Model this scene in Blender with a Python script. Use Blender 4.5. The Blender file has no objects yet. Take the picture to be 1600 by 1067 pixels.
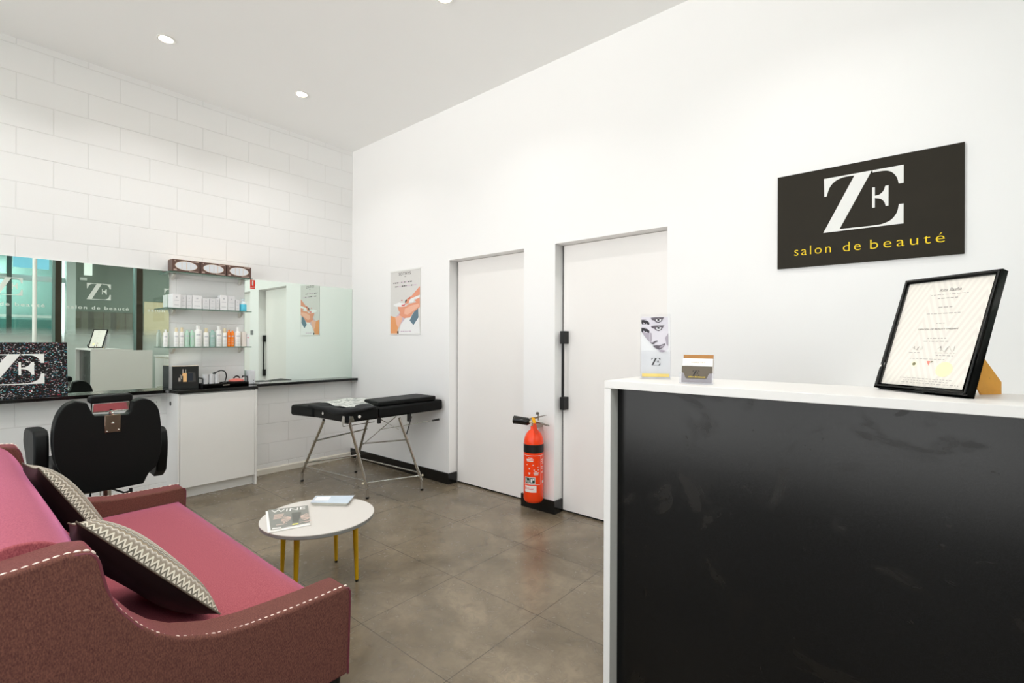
import bpy, bmesh, math, random
from mathutils import Vector, Matrix
random.seed(7)
PI = math.pi
SC = bpy.context.scene
COL = SC.collection

# ------------------------------------------------------------------ materials
def lin(c):
    return tuple(((v/255)/12.92 if v/255 <= .04045 else ((v/255+.055)/1.055)**2.4) for v in c)
_M = {}
def mat(name, rgb, rough=.5, metal=0., spec=.5, bump=0., scale=60., var=.04, sheen=None, coat=0., trans=0., emit=0., alpha=1., ior=1.45):
    """principled material with a procedural noise on colour / roughness / bump; rgb = sRGB 0..255"""
    if name in _M: return _M[name]
    m = bpy.data.materials.new(name); m.use_nodes = True; _M[name] = m
    nt = m.node_tree; b = nt.nodes['Principled BSDF']; L = nt.links
    c = lin(rgb)
    tc = nt.nodes.new('ShaderNodeTexCoord'); no = nt.nodes.new('ShaderNodeTexNoise')
    no.inputs['Scale'].default_value = scale; no.inputs['Detail'].default_value = 3
    L.new(tc.outputs['Object'], no.inputs['Vector'])
    mx = nt.nodes.new('ShaderNodeMix'); mx.data_type = 'RGBA'
    mx.inputs[6].default_value = (*[v*(1-var) for v in c], 1); mx.inputs[7].default_value = (*[min(1, v*(1+var)) for v in c], 1)
    L.new(no.outputs['Fac'], mx.inputs[0]); L.new(mx.outputs[2], b.inputs['Base Color'])
    b.inputs['Roughness'].default_value = rough; b.inputs['Metallic'].default_value = metal
    b.inputs['Specular IOR Level'].default_value = spec; b.inputs['IOR'].default_value = ior
    b.inputs['Coat Weight'].default_value = coat
    b.inputs['Transmission Weight'].default_value = trans
    b.inputs['Alpha'].default_value = alpha
    if sheen:
        b.inputs['Sheen Weight'].default_value = sheen[0]; b.inputs['Sheen Tint'].default_value = (*lin(sheen[1]), 1); b.inputs['Sheen Roughness'].default_value = sheen[2]
    if emit:
        b.inputs['Emission Color'].default_value = (*c, 1); b.inputs['Emission Strength'].default_value = emit
    if bump:
        bp = nt.nodes.new('ShaderNodeBump'); bp.inputs['Strength'].default_value = bump; bp.inputs['Distance'].default_value = .002
        L.new(no.outputs['Fac'], bp.inputs['Height']); L.new(bp.outputs[0], b.inputs['Normal'])
    return m

class NT:
    """short hand for building node trees"""
    def __init__(s, name):
        s.m = bpy.data.materials.new(name); s.m.use_nodes = True; s.t = s.m.node_tree; s.b = s.t.nodes['Principled BSDF']; _M[name] = s.m
    def n(s, typ, **kw):
        o = s.t.nodes.new('ShaderNode'+typ)
        for k, v in kw.items():
            if k.startswith('i_'): o.inputs[k[2:].replace('_', ' ')].default_value = v
            else: setattr(o, k, v)
        return o
    def l(s, a, b): s.t.links.new(a, b)
    def math(s, op, a, b=None, c=None):
        o = s.n('Math', operation=op)
        for i, v in enumerate((a, b, c)):
            if v is None: continue
            if isinstance(v, (int, float)): o.inputs[i].default_value = v
            else: s.l(v, o.inputs[i])
        return o.outputs[0]
    def mix(s, f, a, b):
        o = s.n('Mix', data_type='RGBA')
        if isinstance(f, (int, float)): o.inputs[0].default_value = f
        else: s.l(f, o.inputs[0])
        for i, v in ((6, a), (7, b)):
            if isinstance(v, tuple): o.inputs[i].default_value = (*v, 1) if len(v) == 3 else v
            else: s.l(v, o.inputs[i])
        return o.outputs[2]
    def ramp(s, f, stops, interp='LINEAR'):
        o = s.n('ValToRGB'); r = o.color_ramp; r.interpolation = interp
        while len(r.elements) < len(stops): r.elements.new(.5)
        for e, (p, c) in zip(r.elements, stops): e.position = p; e.color = (*c, 1)
        s.l(f, o.inputs[0]); return o.outputs[0]
    def coords(s, kind='Object'):
        return s.n('TexCoord').outputs[kind]
    def xyz(s, v):
        o = s.n('SeparateXYZ'); s.l(v, o.inputs[0]); return o.outputs
    def comb(s, x, y, z=0.):
        o = s.n('CombineXYZ')
        for i, v in enumerate((x, y, z)):
            if isinstance(v, (int, float)): o.inputs[i].default_value = v
            else: s.l(v, o.inputs[i])
        return o.outputs[0]
    def noise(s, v, scale, detail=3, rough=.5, dist=0.):
        o = s.n('TexNoise'); o.inputs['Scale'].default_value = scale; o.inputs['Detail'].default_value = detail
        o.inputs['Roughness'].default_value = rough; o.inputs['Distortion'].default_value = dist
        s.l(v, o.inputs['Vector']); return o.outputs['Fac']
    def bump(s, h, strength=.3, dist=.002):
        o = s.n('Bump'); o.inputs['Strength'].default_value = strength; o.inputs['Distance'].default_value = dist
        s.l(h, o.inputs['Height']); s.l(o.outputs[0], s.b.inputs['Normal'])
    def set(s, **kw):
        for k, v in kw.items():
            i = s.b.inputs[k.replace('_', ' ')]
            if isinstance(v, (int, float)): i.default_value = v
            elif isinstance(v, tuple): i.default_value = (*v, 1)
            else: s.l(v, i)

def wall_white():
    t = NT('painted plaster'); c = t.coords(); n = t.noise(c, 1.3, 4); f = t.noise(c, 220, 2)
    t.set(Base_Color=t.mix(n, (.905, .90, .895), (.925, .92, .915)), Roughness=.55); t.bump(f, .04, .001); return t.m
def block_wall():
    t = NT('painted blockwork'); x = t.xyz(t.coords())
    v = t.comb(t.math('ADD', x[1], 6.738), t.math('ADD', x[2], .296))
    br = t.n('TexBrick', offset=.5, offset_frequency=2); t.l(v, br.inputs['Vector'])
    for k, val in (('Scale', 1.), ('Mortar Size', .0038), ('Mortar Smooth', .6), ('Brick Width', .4), ('Row Height', .2), ('Bias', 0.)): br.inputs[k].default_value = val
    n = t.noise(t.coords(), 1.1, 4); g = t.noise(t.coords(), 90, 3)
    col = t.mix(n, (.90, .897, .893), (.925, .923, .92))
    t.set(Base_Color=t.mix(br.outputs['Fac'], col, (.85, .847, .84)), Roughness=.42)  # joints tinted darker to paint their soft shadow
    h = t.math('SUBTRACT', t.math('MULTIPLY', g, .08), br.outputs['Fac'])
    t.bump(h, .55, .0045); return t.m
def floor_tiles():
    t = NT('stone look floor tiles'); c = t.coords(); x = t.xyz(c)
    v = t.comb(t.math('ADD', x[0], 6.0-.016), t.math('ADD', x[1], 12.6-.003))
    br = t.n('TexBrick', offset=0., offset_frequency=2); t.l(v, br.inputs['Vector'])
    br.inputs['Color1'].default_value = (0, 0, 0, 1); br.inputs['Color2'].default_value = (1, 1, 1, 1)
    for k, val in (('Scale', 1.), ('Mortar Size', .0022), ('Mortar Smooth', .2), ('Brick Width', .6), ('Row Height', .6), ('Bias', 0.)): br.inputs[k].default_value = val
    n1 = t.noise(c, 2.2, 8, .62, .6); n2 = t.noise(c, 14, 8, .7, 1.2); n3 = t.noise(c, 120, 3)
    a = t.mix(t.ramp(n1, [(.32, (0, 0, 0)), (.7, (1, 1, 1))]), (.120, .095, .060), (.295, .238, .165))
    b = t.mix(t.math('MULTIPLY', t.ramp(n2, [(.42, (0, 0, 0)), (.62, (1, 1, 1))]), .5), a, (.115, .095, .068))
    b2 = t.mix(t.math('MULTIPLY', br.outputs['Color'], .10), b, (.13, .115, .09))
    t.set(Base_Color=t.mix(br.outputs['Fac'], b2, (.07, .058, .042)))
    t.set(Roughness=t.math('ADD', t.math('MULTIPLY', n2, .14), .19), Specular_IOR_Level=.5)
    h = t.math('SUBTRACT', t.math('MULTIPLY', n3, .12), br.outputs['Fac'])
    t.bump(h, .25, .002); return t.m
def weave(name, c1, c2, sheen_col, sc=620., sheen=.6):
    t = NT(name); c = t.coords(); x = t.xyz(c)
    # two crossed thread sets
    s = t.math('ADD', x[0], x[1])
    w1 = t.math('SINE', t.math('MULTIPLY', s, sc)); w2 = t.math('SINE', t.math('MULTIPLY', t.math('ADD', x[2], t.math('MULTIPLY', x[1], .9)), sc*.9))
    w = t.math('ADD', t.math('MULTIPLY', t.math('MULTIPLY', w1, w2), .25), .5)
    sl = t.n('Mapping'); sl.inputs['Scale'].default_value = (330, 330, 110); t.l(c, sl.inputs[0])
    slub = t.noise(sl.outputs[0], 1., 3); n = t.noise(c, 260, 3)
    f = t.math('ADD', t.math('MULTIPLY', slub, .6), t.math('MULTIPLY', n, .4))
    f2 = t.ramp(f, [(.36, (0, 0, 0)), (.64, (1, 1, 1))])
    t.set(Base_Color=t.mix(t.math('ADD', t.math('MULTIPLY', f2, .7), t.math('MULTIPLY', w, .3)), c1, c2), Roughness=.85,
          Specular_IOR_Level=.15, Sheen_Weight=sheen, Sheen_Tint=sheen_col, Sheen_Roughness=.35)
    t.bump(t.math('ADD', w, f), .25, .0012); return t.m
def leather(name='black leatherette', rgb=(.004, .0045, .0045), rough=.48):
    t = NT(name); c = t.coords(); v = t.n('TexVoronoi'); v.inputs['Scale'].default_value = 420; t.l(c, v.inputs['Vector'])
    n = t.noise(c, 9, 4, .6, .5)
    t.set(Base_Color=rgb, Roughness=t.math('ADD', t.math('MULTIPLY', n, .14), rough-.07), Specular_IOR_Level=.2)
    t.bump(t.math('ADD', t.math('MULTIPLY', v.outputs['Distance'], .2), t.math('MULTIPLY', n, 1.5)), .14, .004); return t.m
def black_laminate():
    t = NT('speckled black laminate'); c = t.coords(); v = t.noise(c, 900, 2, .8)
    sm = t.noise(c, 3.2, 6, .62, 1.6); sm2 = t.noise(c, 9.0, 5, .6, 2.5)
    sp = t.ramp(v, [(.56, (0, 0, 0)), (.72, (1, 1, 1))])
    base = t.mix(sp, (.001, .001, .0009), (.014, .016, .018))
    grease = t.ramp(sm, [(.57, (0, 0, 0)), (.65, (1, 1, 1))]); g2 = t.ramp(sm2, [(.66, (0, 0, 0)), (.71, (1, 1, 1))])
    gg = t.math('MAXIMUM', grease, g2)
    t.set(Base_Color=t.mix(t.math('MULTIPLY', gg, .6), base, (.007, .005, .003)), Roughness=t.math('ADD', .19, t.math('MULTIPLY', gg, .12)), Specular_IOR_Level=.28)
    t.bump(v, .10, .0008); return t.m
def zigzag():
    t = NT('zigzag woven fabric'); u = t.xyz(t.coords('UV'))
    tri = t.math('PINGPONG', t.math('MULTIPLY', u[0], 26.), .5)
    f = t.math('FRACT', t.math('ADD', t.math('MULTIPLY', u[1], 3.3), t.math('MULTIPLY', tri, .19)))
    stops = [(0., (.62, .58, .50)), (.07, (.10, .09, .07)), (.12, (.70, .66, .56)), (.17, (.26, .22, .17)), (.27, (.42, .38, .33)), (.33, (.74, .71, .64)), (.37, (.30, .23, .15)),
             (.46, (.20, .185, .16)), (.55, (.78, .75, .68)), (.585, (.14, .13, .10)), (.66, (.36, .32, .26)), (.74, (.64, .58, .46)), (.80, (.22, .20, .17)), (.88, (.52, .49, .44)), (.95, (.80, .78, .72))]
    col = t.ramp(f, stops, 'CONSTANT'); n = t.noise(t.coords(), 500, 2)
    t.set(Base_Color=t.mix(t.math('MULTIPLY', n, .35), col, (.3, .27, .22)), Roughness=.75, Specular_IOR_Level=.25)
    t.bump(t.math('ADD', t.math('MULTIPLY', tri, 1.), n), .3, .0015); return t.m
def confetti():
    t = NT('confetti flecked black canvas'); c = t.coords(); n = t.noise(c, 22, 4, .6, 0)
    wv = t.n('VectorMath', operation='ADD'); t.l(c, wv.inputs[0])
    nv = t.n('TexNoise'); nv.inputs['Scale'].default_value = 40; t.l(c, nv.inputs['Vector'])
    sv = t.n('VectorMath', operation='SCALE'); t.l(nv.outputs['Color'], sv.inputs[0]); sv.inputs[3].default_value = .03; t.l(sv.outputs[0], wv.inputs[1])
    mp = t.n('Mapping'); mp.inputs['Scale'].default_value = (85, 85, 230); mp.inputs['Rotation'].default_value = (.7, .4, 0); t.l(wv.outputs[0], mp.inputs[0])
    v = t.n('TexVoronoi'); v.inputs['Scale'].default_value = 1.; t.l(mp.outputs[0], v.inputs['Vector'])
    x = t.xyz(v.outputs['Color'])
    on = t.math('MULTIPLY', t.math('LESS_THAN', v.outputs['Distance'], .40), t.math('GREATER_THAN', x[0], .53))
    hue = t.ramp(x[1], [(0, (.75, .72, .72)), (.3, (.05, .30, .38)), (.46, (.45, .05, .08)), (.58, (.62, .58, .60)), (.72, (.06, .16, .30)), (.84, (.5, .28, .30)), (.92, (.1, .4, .4))], 'CONSTANT')
    t.set(Base_Color=t.mix(on, (.012, .010, .010), hue), Roughness=.4, Specular_IOR_Level=.15); return t.m
def certificate():
    t = NT('cream chevron certificate paper'); u = t.xyz(t.coords('UV'))
    d = t.math('ABSOLUTE', t.math('SUBTRACT', t.math('FRACT', t.math('MULTIPLY', u[0], 1.6)), .5))
    f = t.math('FRACT', t.math('ADD', t.math('MULTIPLY', u[1], 9.), t.math('MULTIPLY', d, 9.)))
    s = t.ramp(f, [(.4, (0, 0, 0)), (.5, (1, 1, 1)), (.9, (1, 1, 1)), (1., (0, 0, 0))])
    t.set(Base_Color=t.mix(s, (.75, .715, .65), (.69, .655, .60)), Roughness=.35); return t.m
def arch_glass(name, tint=(.93, .97, .95), rough=0., refl=.9):
    m = bpy.data.materials.new(name); m.use_nodes = True; t = m.node_tree; t.nodes.remove(t.nodes['Principled BSDF']); out = t.nodes['Material Output']
    tr = t.nodes.new('ShaderNodeBsdfTransparent'); tr.inputs[0].default_value = (*tint, 1)
    g = t.nodes.new('ShaderNodeBsdfGlossy'); g.inputs['Roughness'].default_value = rough; g.inputs[0].default_value = (.9, .95, .93, 1)
    fr = t.nodes.new('ShaderNodeFresnel'); fr.inputs[0].default_value = 1.5
    n = t.nodes.new('ShaderNodeTexNoise'); n.inputs['Scale'].default_value = 3
    mm = t.nodes.new('ShaderNodeMath'); mm.operation = 'MULTIPLY'; mm.inputs[1].default_value = refl
    t.links.new(fr.outputs[0], mm.inputs[0])
    mx = t.nodes.new('ShaderNodeMixShader'); t.links.new(mm.outputs[0], mx.inputs[0]); t.links.new(tr.outputs[0], mx.inputs[1]); t.links.new(g.outputs[0], mx.inputs[2]); t.links.new(mx.outputs[0], out.inputs[0])
    _M[name] = m; return m
def frosted_film():
    m = bpy.data.materials.new('frosted window film'); m.use_nodes = True; t = m.node_tree; b = t.nodes['Principled BSDF']; out = t.nodes['Material Output']
    b.inputs['Base Color'].default_value = (.86, .90, .88, 1); b.inputs['Roughness'].default_value = .5
    tr = t.nodes.new('ShaderNodeBsdfTransparent'); tl = t.nodes.new('ShaderNodeBsdfTranslucent'); tl.inputs[0].default_value = (.7, .78, .76, 1)
    tc = t.nodes.new('ShaderNodeTexCoord'); sp = t.nodes.new('ShaderNodeSeparateXYZ'); t.links.new(tc.outputs['Object'], sp.inputs[0])
    mr = t.nodes.new('ShaderNodeMapRange'); mr.inputs[1].default_value = 1.22; mr.inputs[2].default_value = 1.56; mr.inputs[3].default_value = .9; mr.inputs[4].default_value = 0.
    t.links.new(sp.outputs[2], mr.inputs[0])
    m1 = t.nodes.new('ShaderNodeMixShader'); m1.inputs[0].default_value = .4; t.links.new(b.outputs[0], m1.inputs[1]); t.links.new(tl.outputs[0], m1.inputs[2])
    m2 = t.nodes.new('ShaderNodeMixShader'); t.links.new(mr.outputs[0], m2.inputs[0]); t.links.new(tr.outputs[0], m2.inputs[1]); t.links.new(m1.outputs[0], m2.inputs[2])
    t.links.new(m2.outputs[0], out.inputs[0]); return m
def slats():
    t = NT('vertical timber slats'); x = t.xyz(t.coords()); f = t.math('FRACT', t.math('MULTIPLY', x[1], 2.1))
    c = t.ramp(f, [(0, (.06, .045, .03)), (.16, (.16, .15, .10)), (.55, (.10, .06, .04)), (.62, (.20, .19, .14)), (.9, (.05, .045, .035))], 'CONSTANT')
    t.set(Base_Color=t.mix(t.noise(t.coords(), 8), c, (.12, .11, .08)), Roughness=.5); return t.m

M_wall = wall_white(); M_block = block_wall(); M_floor = floor_tiles()
M_ceil = mat('ceiling paint', (247, 247, 246), .7, var=.01, scale=2)
M_sofa = weave('mauve shaded weave', (.080, .030, .027), (.215, .090, .066), lin((215, 95, 135)), sheen=.5)  # arms: browner copy of the sofa fabric, their shade put into the colour
M_seat = weave('plum lit weave', (.23, .042, .060), (.46, .130, .140), lin((225, 140, 190)), sheen=.9)  # seat and back: same fabric coloured pinker, as the light makes it look
M_leather = leather(); M_lam = black_laminate(); M_zig = zigzag(); M_conf = confetti(); M_cert = certificate()
M_gloss = mat('gloss black skirting', (14, 13, 12), .18, var=.1)
M_bench = mat('polished black benchtop', (13, 12, 11), .14, var=.1)
M_white = mat('white melamine', (243, 242, 239), .42, var=.01, scale=8)
M_door = mat('white door paint', (243, 240, 237), .38, var=.008, scale=3)
M_chrome = mat('polished chrome', (205, 203, 198), .13, metal=1, var=.02)
M_steel = mat('brushed steel', (165, 160, 150), .3, metal=1, var=.05)
M_black = mat('matt black', (13, 13, 12), .45, var=.1)
M_sign = mat('painted black sign board', (44, 40, 32), .6, var=.12, spec=.2, scale=9)
M_vinyl = mat('white lettering', (235, 235, 232), .5, var=.01)
M_yellow = mat('yellow lettering', (250, 214, 10), .5, var=.01)
M_ctr = mat('counter white laminate', (222, 220, 217), .42, var=.01, scale=8)
M_flyp = mat('satin flyer paper', (214, 214, 216), .35, var=.01)
M_clip = mat('satin nickel clip', (222, 218, 210), .35, metal=.5, var=.02)
M_mirror = mat('silvered mirror', (232, 243, 235), .0, metal=1, var=0)
M_glass = arch_glass('shelf glass', (.90, .97, .94)); M_wglass = arch_glass('clear window glass', (.97, .975, .97)); M_shop = arch_glass('shopfront glass', (.88, .90, .885)); M_acry = arch_glass('clear acrylic', (.985, .985, .99), .03, .35)
M_gedge = mat('green glass edge', (70, 105, 90), .15, var=.05)
M_film = frosted_film()
M_red = mat('red gloss enamel', (250, 66, 6), .3, var=.03, coat=.2)
M_paper = mat('white paper', (236, 235, 232), .6, var=.01)
M_mull = mat('bronze anodised aluminium', (62, 54, 42), .4, metal=.3, var=.08)
M_alu = mat('grey aluminium', (128, 150, 146), .35, metal=.4, var=.05)

# ------------------------------------------------------------------ geometry helpers
class MB:
    def __init__(s): s.bm = bmesh.new(); s.uv = None; s.mi = 0
    def face(s, pts, mi=None):
        f = s.bm.faces.new([s.bm.verts.new(p) for p in pts]); f.material_index = s.mi if mi is None else mi; return f
    def box(s, x0, x1, y0, y1, z0, z1, mi=None):
        v = [s.bm.verts.new((x, y, z)) for x in (x0, x1) for y in (y0, y1) for z in (z0, z1)]
        for q in ((0, 1, 3, 2), (4, 6, 7, 5), (0, 4, 5, 1), (2, 3, 7, 6), (0, 2, 6, 4), (1, 5, 7, 3)):
            f = s.bm.faces.new([v[i] for i in q]); f.material_index = s.mi if mi is None else mi
        return s
    def prism(s, base, off, mi=None):
        """base: list of 3D points, off: extrusion vector"""
        off = Vector(off); a = [s.bm.verts.new(Vector(p)) for p in base]; b = [s.bm.verts.new(Vector(p)+off) for p in base]
        n = len(a); mi = s.mi if mi is None else mi
        fs = [s.bm.faces.new(a), s.bm.faces.new(b[::-1])]
        for i in range(n): fs.append(s.bm.faces.new((a[i], b[i], b[(i+1) % n], a[(i+1) % n])))
        for f in fs: f.material_index = mi
        return s
    def ring_surface(s, rings, cap=True, mi=None, closed=True):
        mi = s.mi if mi is None else mi
        R = [[s.bm.verts.new(p) for p in r] for r in rings]; n = len(R[0])
        for i in range(len(R)-1):
            for k in range(n if closed else n-1):
                f = s.bm.faces.new((R[i][k], R[i][(k+1) % n], R[i+1][(k+1) % n], R[i+1][k])); f.material_index = mi
        if cap:
            for r in (R[0][::-1], R[-1]):
                f = s.bm.faces.new(r); f.material_index = mi
        return s
    def cyl(s, p0, p1, r0, r1=None, seg=20, mi=None):
        r1 = r0 if r1 is None else r1; p0, p1 = Vector(p0), Vector(p1); d = (p1-p0).normalized()
        a = d.orthogonal().normalized(); b = d.cross(a)
        return s.ring_surface([[p+(a*math.cos(t)+b*math.sin(t))*r for t in [2*PI*k/seg for k in range(seg)]] for p, r in ((p0, r0), (p1, r1))], mi=mi)
    def lathe(s, prof, c=(0, 0, 0), axis=(0, 0, 1), seg=32, mi=None):
        c = Vector(c); d = Vector(axis).normalized(); a = d.orthogonal().normalized(); b = d.cross(a)
        return s.ring_surface([[c+d*z+(a*math.cos(t)+b*math.sin(t))*max(r, 1e-4) for t in [2*PI*k/seg for k in range(seg)]] for r, z in prof], mi=mi)
    def tube(s, pts, r, seg=12, mi=None, closed=False):
        P = [Vector(p) for p in pts]; rings = []; n = len(P); up = None
        for i in range(n):
            if closed: t = (P[(i+1) % n]-P[i-1]).normalized()
            else: t = ((P[min(i+1, n-1)]-P[i]).normalized()+(P[i]-P[max(i-1, 0)]).normalized()).normalized()
            if up is None: up = t.orthogonal().normalized()
            up = (up-t*up.dot(t)).normalized(); b = t.cross(up); rr = r[i] if isinstance(r, (list, tuple)) else r
            rings.append([P[i]+(up*math.cos(q)+b*math.sin(q))*rr for q in [2*PI*k/seg for k in range(seg)]])
        if closed: rings.append(rings[0]); return s.ring_surface(rings, cap=False, mi=mi)
        return s.ring_surface(rings, mi=mi)
    def ball(s, c, r, seg=12, mi=None):
        r = (r, r, r) if isinstance(r, (int, float)) else r; mi = s.mi if mi is None else mi
        R = bmesh.ops.create_uvsphere(s.bm, u_segments=seg, v_segments=max(6, seg//2), radius=1)
        for v in R['verts']:
            v.co = Vector((c[0]+v.co.x*r[0], c[1]+v.co.y*r[1], c[2]+v.co.z*r[2]))
            for f in v.link_faces: f.material_index = mi
        return s
def smooth_path(pts, n=8, closed=False):
    P = [Vector(p) for p in pts]; out = []; N = len(P)
    rng = range(N if closed else N-1)
    for i in rng:
        g = lambda k: P[k % N] if closed else P[max(0, min(N-1, k))]
        p0, p1, p2, p3 = g(i-1), g(i), g(i+1), g(i+2)
        for k in range(n):
            t = k/n; out.append(.5*((2*p1)+(p2-p0)*t+(2*p0-5*p1+4*p2-p3)*t*t+(3*p1-p0-3*p2+p3)*t**3))
    if not closed: out.append(P[-1])
    return out
def obj(name, mb, mats, parent=None, bevel=0., seg=2, smooth=True, ang=38, kind=None, label=None, sub=0):
    mats = mats if isinstance(mats, (list, tuple)) else [mats]
    bm = mb.bm; bmesh.ops.remove_doubles(bm, verts=bm.verts, dist=1e-6); bmesh.ops.recalc_face_normals(bm, faces=bm.faces)
    for f in bm.faces: f.smooth = smooth
    for e in bm.edges:
        if len(e.link_faces) == 2: e.smooth = e.calc_face_angle(0) < math.radians(ang)
    me = bpy.data.meshes.new(name); bm.to_mesh(me); bm.free()
    for m in mats: me.materials.append(m)
    o = bpy.data.objects.new(name, me); COL.objects.link(o)
    if parent is not None:
        loc = Vector((0, 0, 0)); q = parent
        while q is not None: loc += q.location; q = q.parent
        me.transform(Matrix.Translation(-loc)); o.parent = parent
    if bevel:
        b = o.modifiers.new('bevel', 'BEVEL'); b.width = bevel; b.segments = seg; b.limit_method = 'ANGLE'; b.angle_limit = math.radians(35)
    if sub:
        q = o.modifiers.new('sub', 'SUBSURF'); q.levels = sub; q.render_levels = sub
    if kind: o['kind'] = kind
    if label: o['label'] = label
    return o
def tag(o, label, cat, group=None):
    o['label'] = label; o['category'] = cat
    if group: o['group'] = group
    return o
def thing(name, label, cat, loc=(0, 0, 0), group=None):
    o = bpy.data.objects.new(name, None); COL.objects.link(o); o.location = loc; o.empty_display_size = .05
    return tag(o, label, cat, group)
def solo(name, mb, mats, label, cat, origin, group=None, **kw):
    """a thing that is one mesh, its origin put at 'origin'"""
    o = obj(name, mb, mats, **kw); o.data.transform(Matrix.Translation(-Vector(origin))); o.location = origin
    return tag(o, label, cat, group)
def struct(name, mb, mats, **kw): return obj(name, mb, mats, kind='structure', **kw)
def dup(root, delta, label=None, group=None):
    def cp(o, par):
        c = o.copy(); COL.objects.link(c); c.parent = par
        for ch in list(o.children): cp(ch, c)
        return c
    r = cp(root, None); r.location = root.location+Vector(delta)
    if label: r['label'] = label
    if group: r['group'] = group
    return r
def frame_mat(o, ux, uy):
    ux = Vector(ux).normalized(); uy = Vector(uy).normalized(); uz = ux.cross(uy)
    m = Matrix.Identity(4)
    for i, v in enumerate((ux, uy, uz)):
        for k in range(3): m[k][i] = v[k]
    m.translation = Vector(o); return m
def add_text(mb, txt, size, F, x=0., y=0., align='LEFT', mi=None, ext=.0006, space=1., shear=0., width=None, bold=0.):
    cu = bpy.data.curves.new('t', 'FONT'); cu.body = txt; cu.size = size; cu.align_x = align; cu.extrude = ext; cu.space_character = space; cu.shear = shear; cu.resolution_u = 3; cu.offset = bold
    o = bpy.data.objects.new('t', cu); me = bpy.data.meshes.new_from_object(o)
    s = 1.
    if width:
        xs = [v.co.x for v in me.vertices]; s = width/(max(xs)-min(xs))
    vs = [mb.bm.verts.new(F @ Vector((v.co.x*s+x, v.co.y+y, v.co.z+ext))) for v in me.vertices]
    for p in me.polygons:
        try: f = mb.bm.faces.new([vs[i] for i in p.vertices]); f.material_index = mb.mi if mi is None else mi
        except ValueError: pass
    bpy.data.objects.remove(o); bpy.data.curves.remove(cu); bpy.data.meshes.remove(me)
def flat(mb, F, polys, z0=.0003, dz=.00012):
    """thin printed shapes laid one above the other: polys = [(material index, [(x,y)...])]"""
    for i, (mi, P) in enumerate(polys):
        f = mb.face([F @ Vector((x, y, z0+dz*i)) for x, y in P], mi)
    return mb

# the Z-E monogram, in units of its own height, origin at its centre
_Z = [(4.656, 2.235), (4.864, 2.235), (4.727, 1.954), (4.841, 1.951), (4.885, 1.951), (4.91, 1.954), (4.943, 1.969), (4.965, 2.002), (4.973, 2.042), (4.991, 2.042), (4.991, 1.943), (4.654, 1.943),
      (4.791, 2.225), (4.746, 2.226), (4.709, 2.214), (4.684, 2.187), (4.668, 2.138), (4.658, 2.138)]
_E = [(4.867, 2.235), (4.991, 2.235), (4.991, 2.145), (4.972, 2.145), (4.964, 2.179), (4.945, 2.208), (4.92, 2.221), (4.867, 2.223)]
_K1 = [(4.866, 2.146), (4.877, 2.146), (4.877, 2.102), (4.895, 2.105), (4.911, 2.12), (4.919, 2.144), (4.932, 2.145), (4.932, 2.042), (4.921, 2.042), (4.915, 2.063), (4.901, 2.082), (4.877, 2.091), (4.877, 2.042), (4.866, 2.042)]
def norm(P): return [((x-4.823)/.292, (z-2.089)/.292) for x, z in P]
def rounded(P, n=5):
    """resample an outline: gentle bends become curves, sharp corners stay"""
    P = [Vector(p) for p in P]; N = len(P); soft = []
    for i in range(N):
        a, b = P[i]-P[i-1], P[(i+1) % N]-P[i]; soft.append(a.angle(b) < math.radians(40))
    out = []
    for i in range(N):
        p, q = P[i], P[(i+1) % N]; L = (q-p).length
        if not soft[i] and not soft[(i+1) % N] or L > .5: out.append(p); continue
        t0 = (q-P[i-1]).normalized()*L if soft[i] else (q-p); t1 = (P[(i+2) % N]-p).normalized()*L if soft[(i+1) % N] else (q-p)
        for k in range(n):
            t = k/n; out.append((2*t**3-3*t*t+1)*p+(t**3-2*t*t+t)*t0+(3*t*t-2*t**3)*q+(t**3-t*t)*t1)
    return [tuple(v) for v in out]
LOGO = [rounded(norm(_Z)), rounded(norm(_E)), rounded(norm(_K1))]
def add_logo(mb, F, h, cx=0., cy=0., sx=1., ext=.0012, mi=None, kscale=1.):
    for n, P in enumerate(LOGO):
        if n == 2 and kscale != 1: P = [((x-.26)*kscale+.24, y*kscale*.95) for x, y in P]
        mb.prism([F @ Vector((cx+x*h*sx, cy+y*h, .0002)) for x, y in P], F.to_3x3() @ Vector((0, 0, ext)), mi)

# ------------------------------------------------------------------ room shell
RX, RY, RZ = 6.2, -5.2, 3.553
struct('floor', MB().box(-.2, 16, RY-.2, 4.2, -.1, 0), M_floor)
struct('ceiling', MB().box(-.2, RX, RY-.2, .3, RZ, RZ+.15), M_ceil)
struct('wall_back', MB().box(-.2, 0, RY-.2, .3, -.05, RZ+.02), M_block)
w = MB(); D1, D2, DH, RC = (1.665, 2.565), (2.877, 3.779), 2.115, .10
w.box(0, D1[0], 0, .12, -.05, RZ+.02); w.box(D1[1], D2[0], 0, .12, -.05, RZ+.02); w.box(D2[1], RX, 0, .12, -.05, RZ+.02)
w.box(D1[0], D1[1], 0, .12, DH, RZ+.02); w.box(D2[0], D2[1], 0, .12, DH, RZ+.02)
w.box(0, RX, .16, .26, -.05, RZ+.02)
struct('wall_right', w, M_wall)
w = MB(); w.box(-.2, RX, RY-.15, RY, -.05, .08); w.box(-.2, RX, RY-.15, RY, 3.42, RZ); w.box(-.2, .3, RY-.15, RY, .08, 3.42); w.box(6.1, RX, RY-.15, RY, .08, 3.42)
struct('wall_left', w, M_wall)
w = MB()
for a in (.3, 2.25, 4.15, 6.04): w.box(a, a+.06, RY-.12, RY-.05, .08, 3.42)
w.box(.3, 6.1, RY-.12, RY-.05, .08, .14); w.box(.3, 6.1, RY-.12, RY-.05, 3.36, 3.42)
w1 = struct('window_1', w, M_mull); obj('pane', MB().box(.32, 6.08, RY-.09, RY-.084, .10, 3.40), M_wglass, w1)
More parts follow.
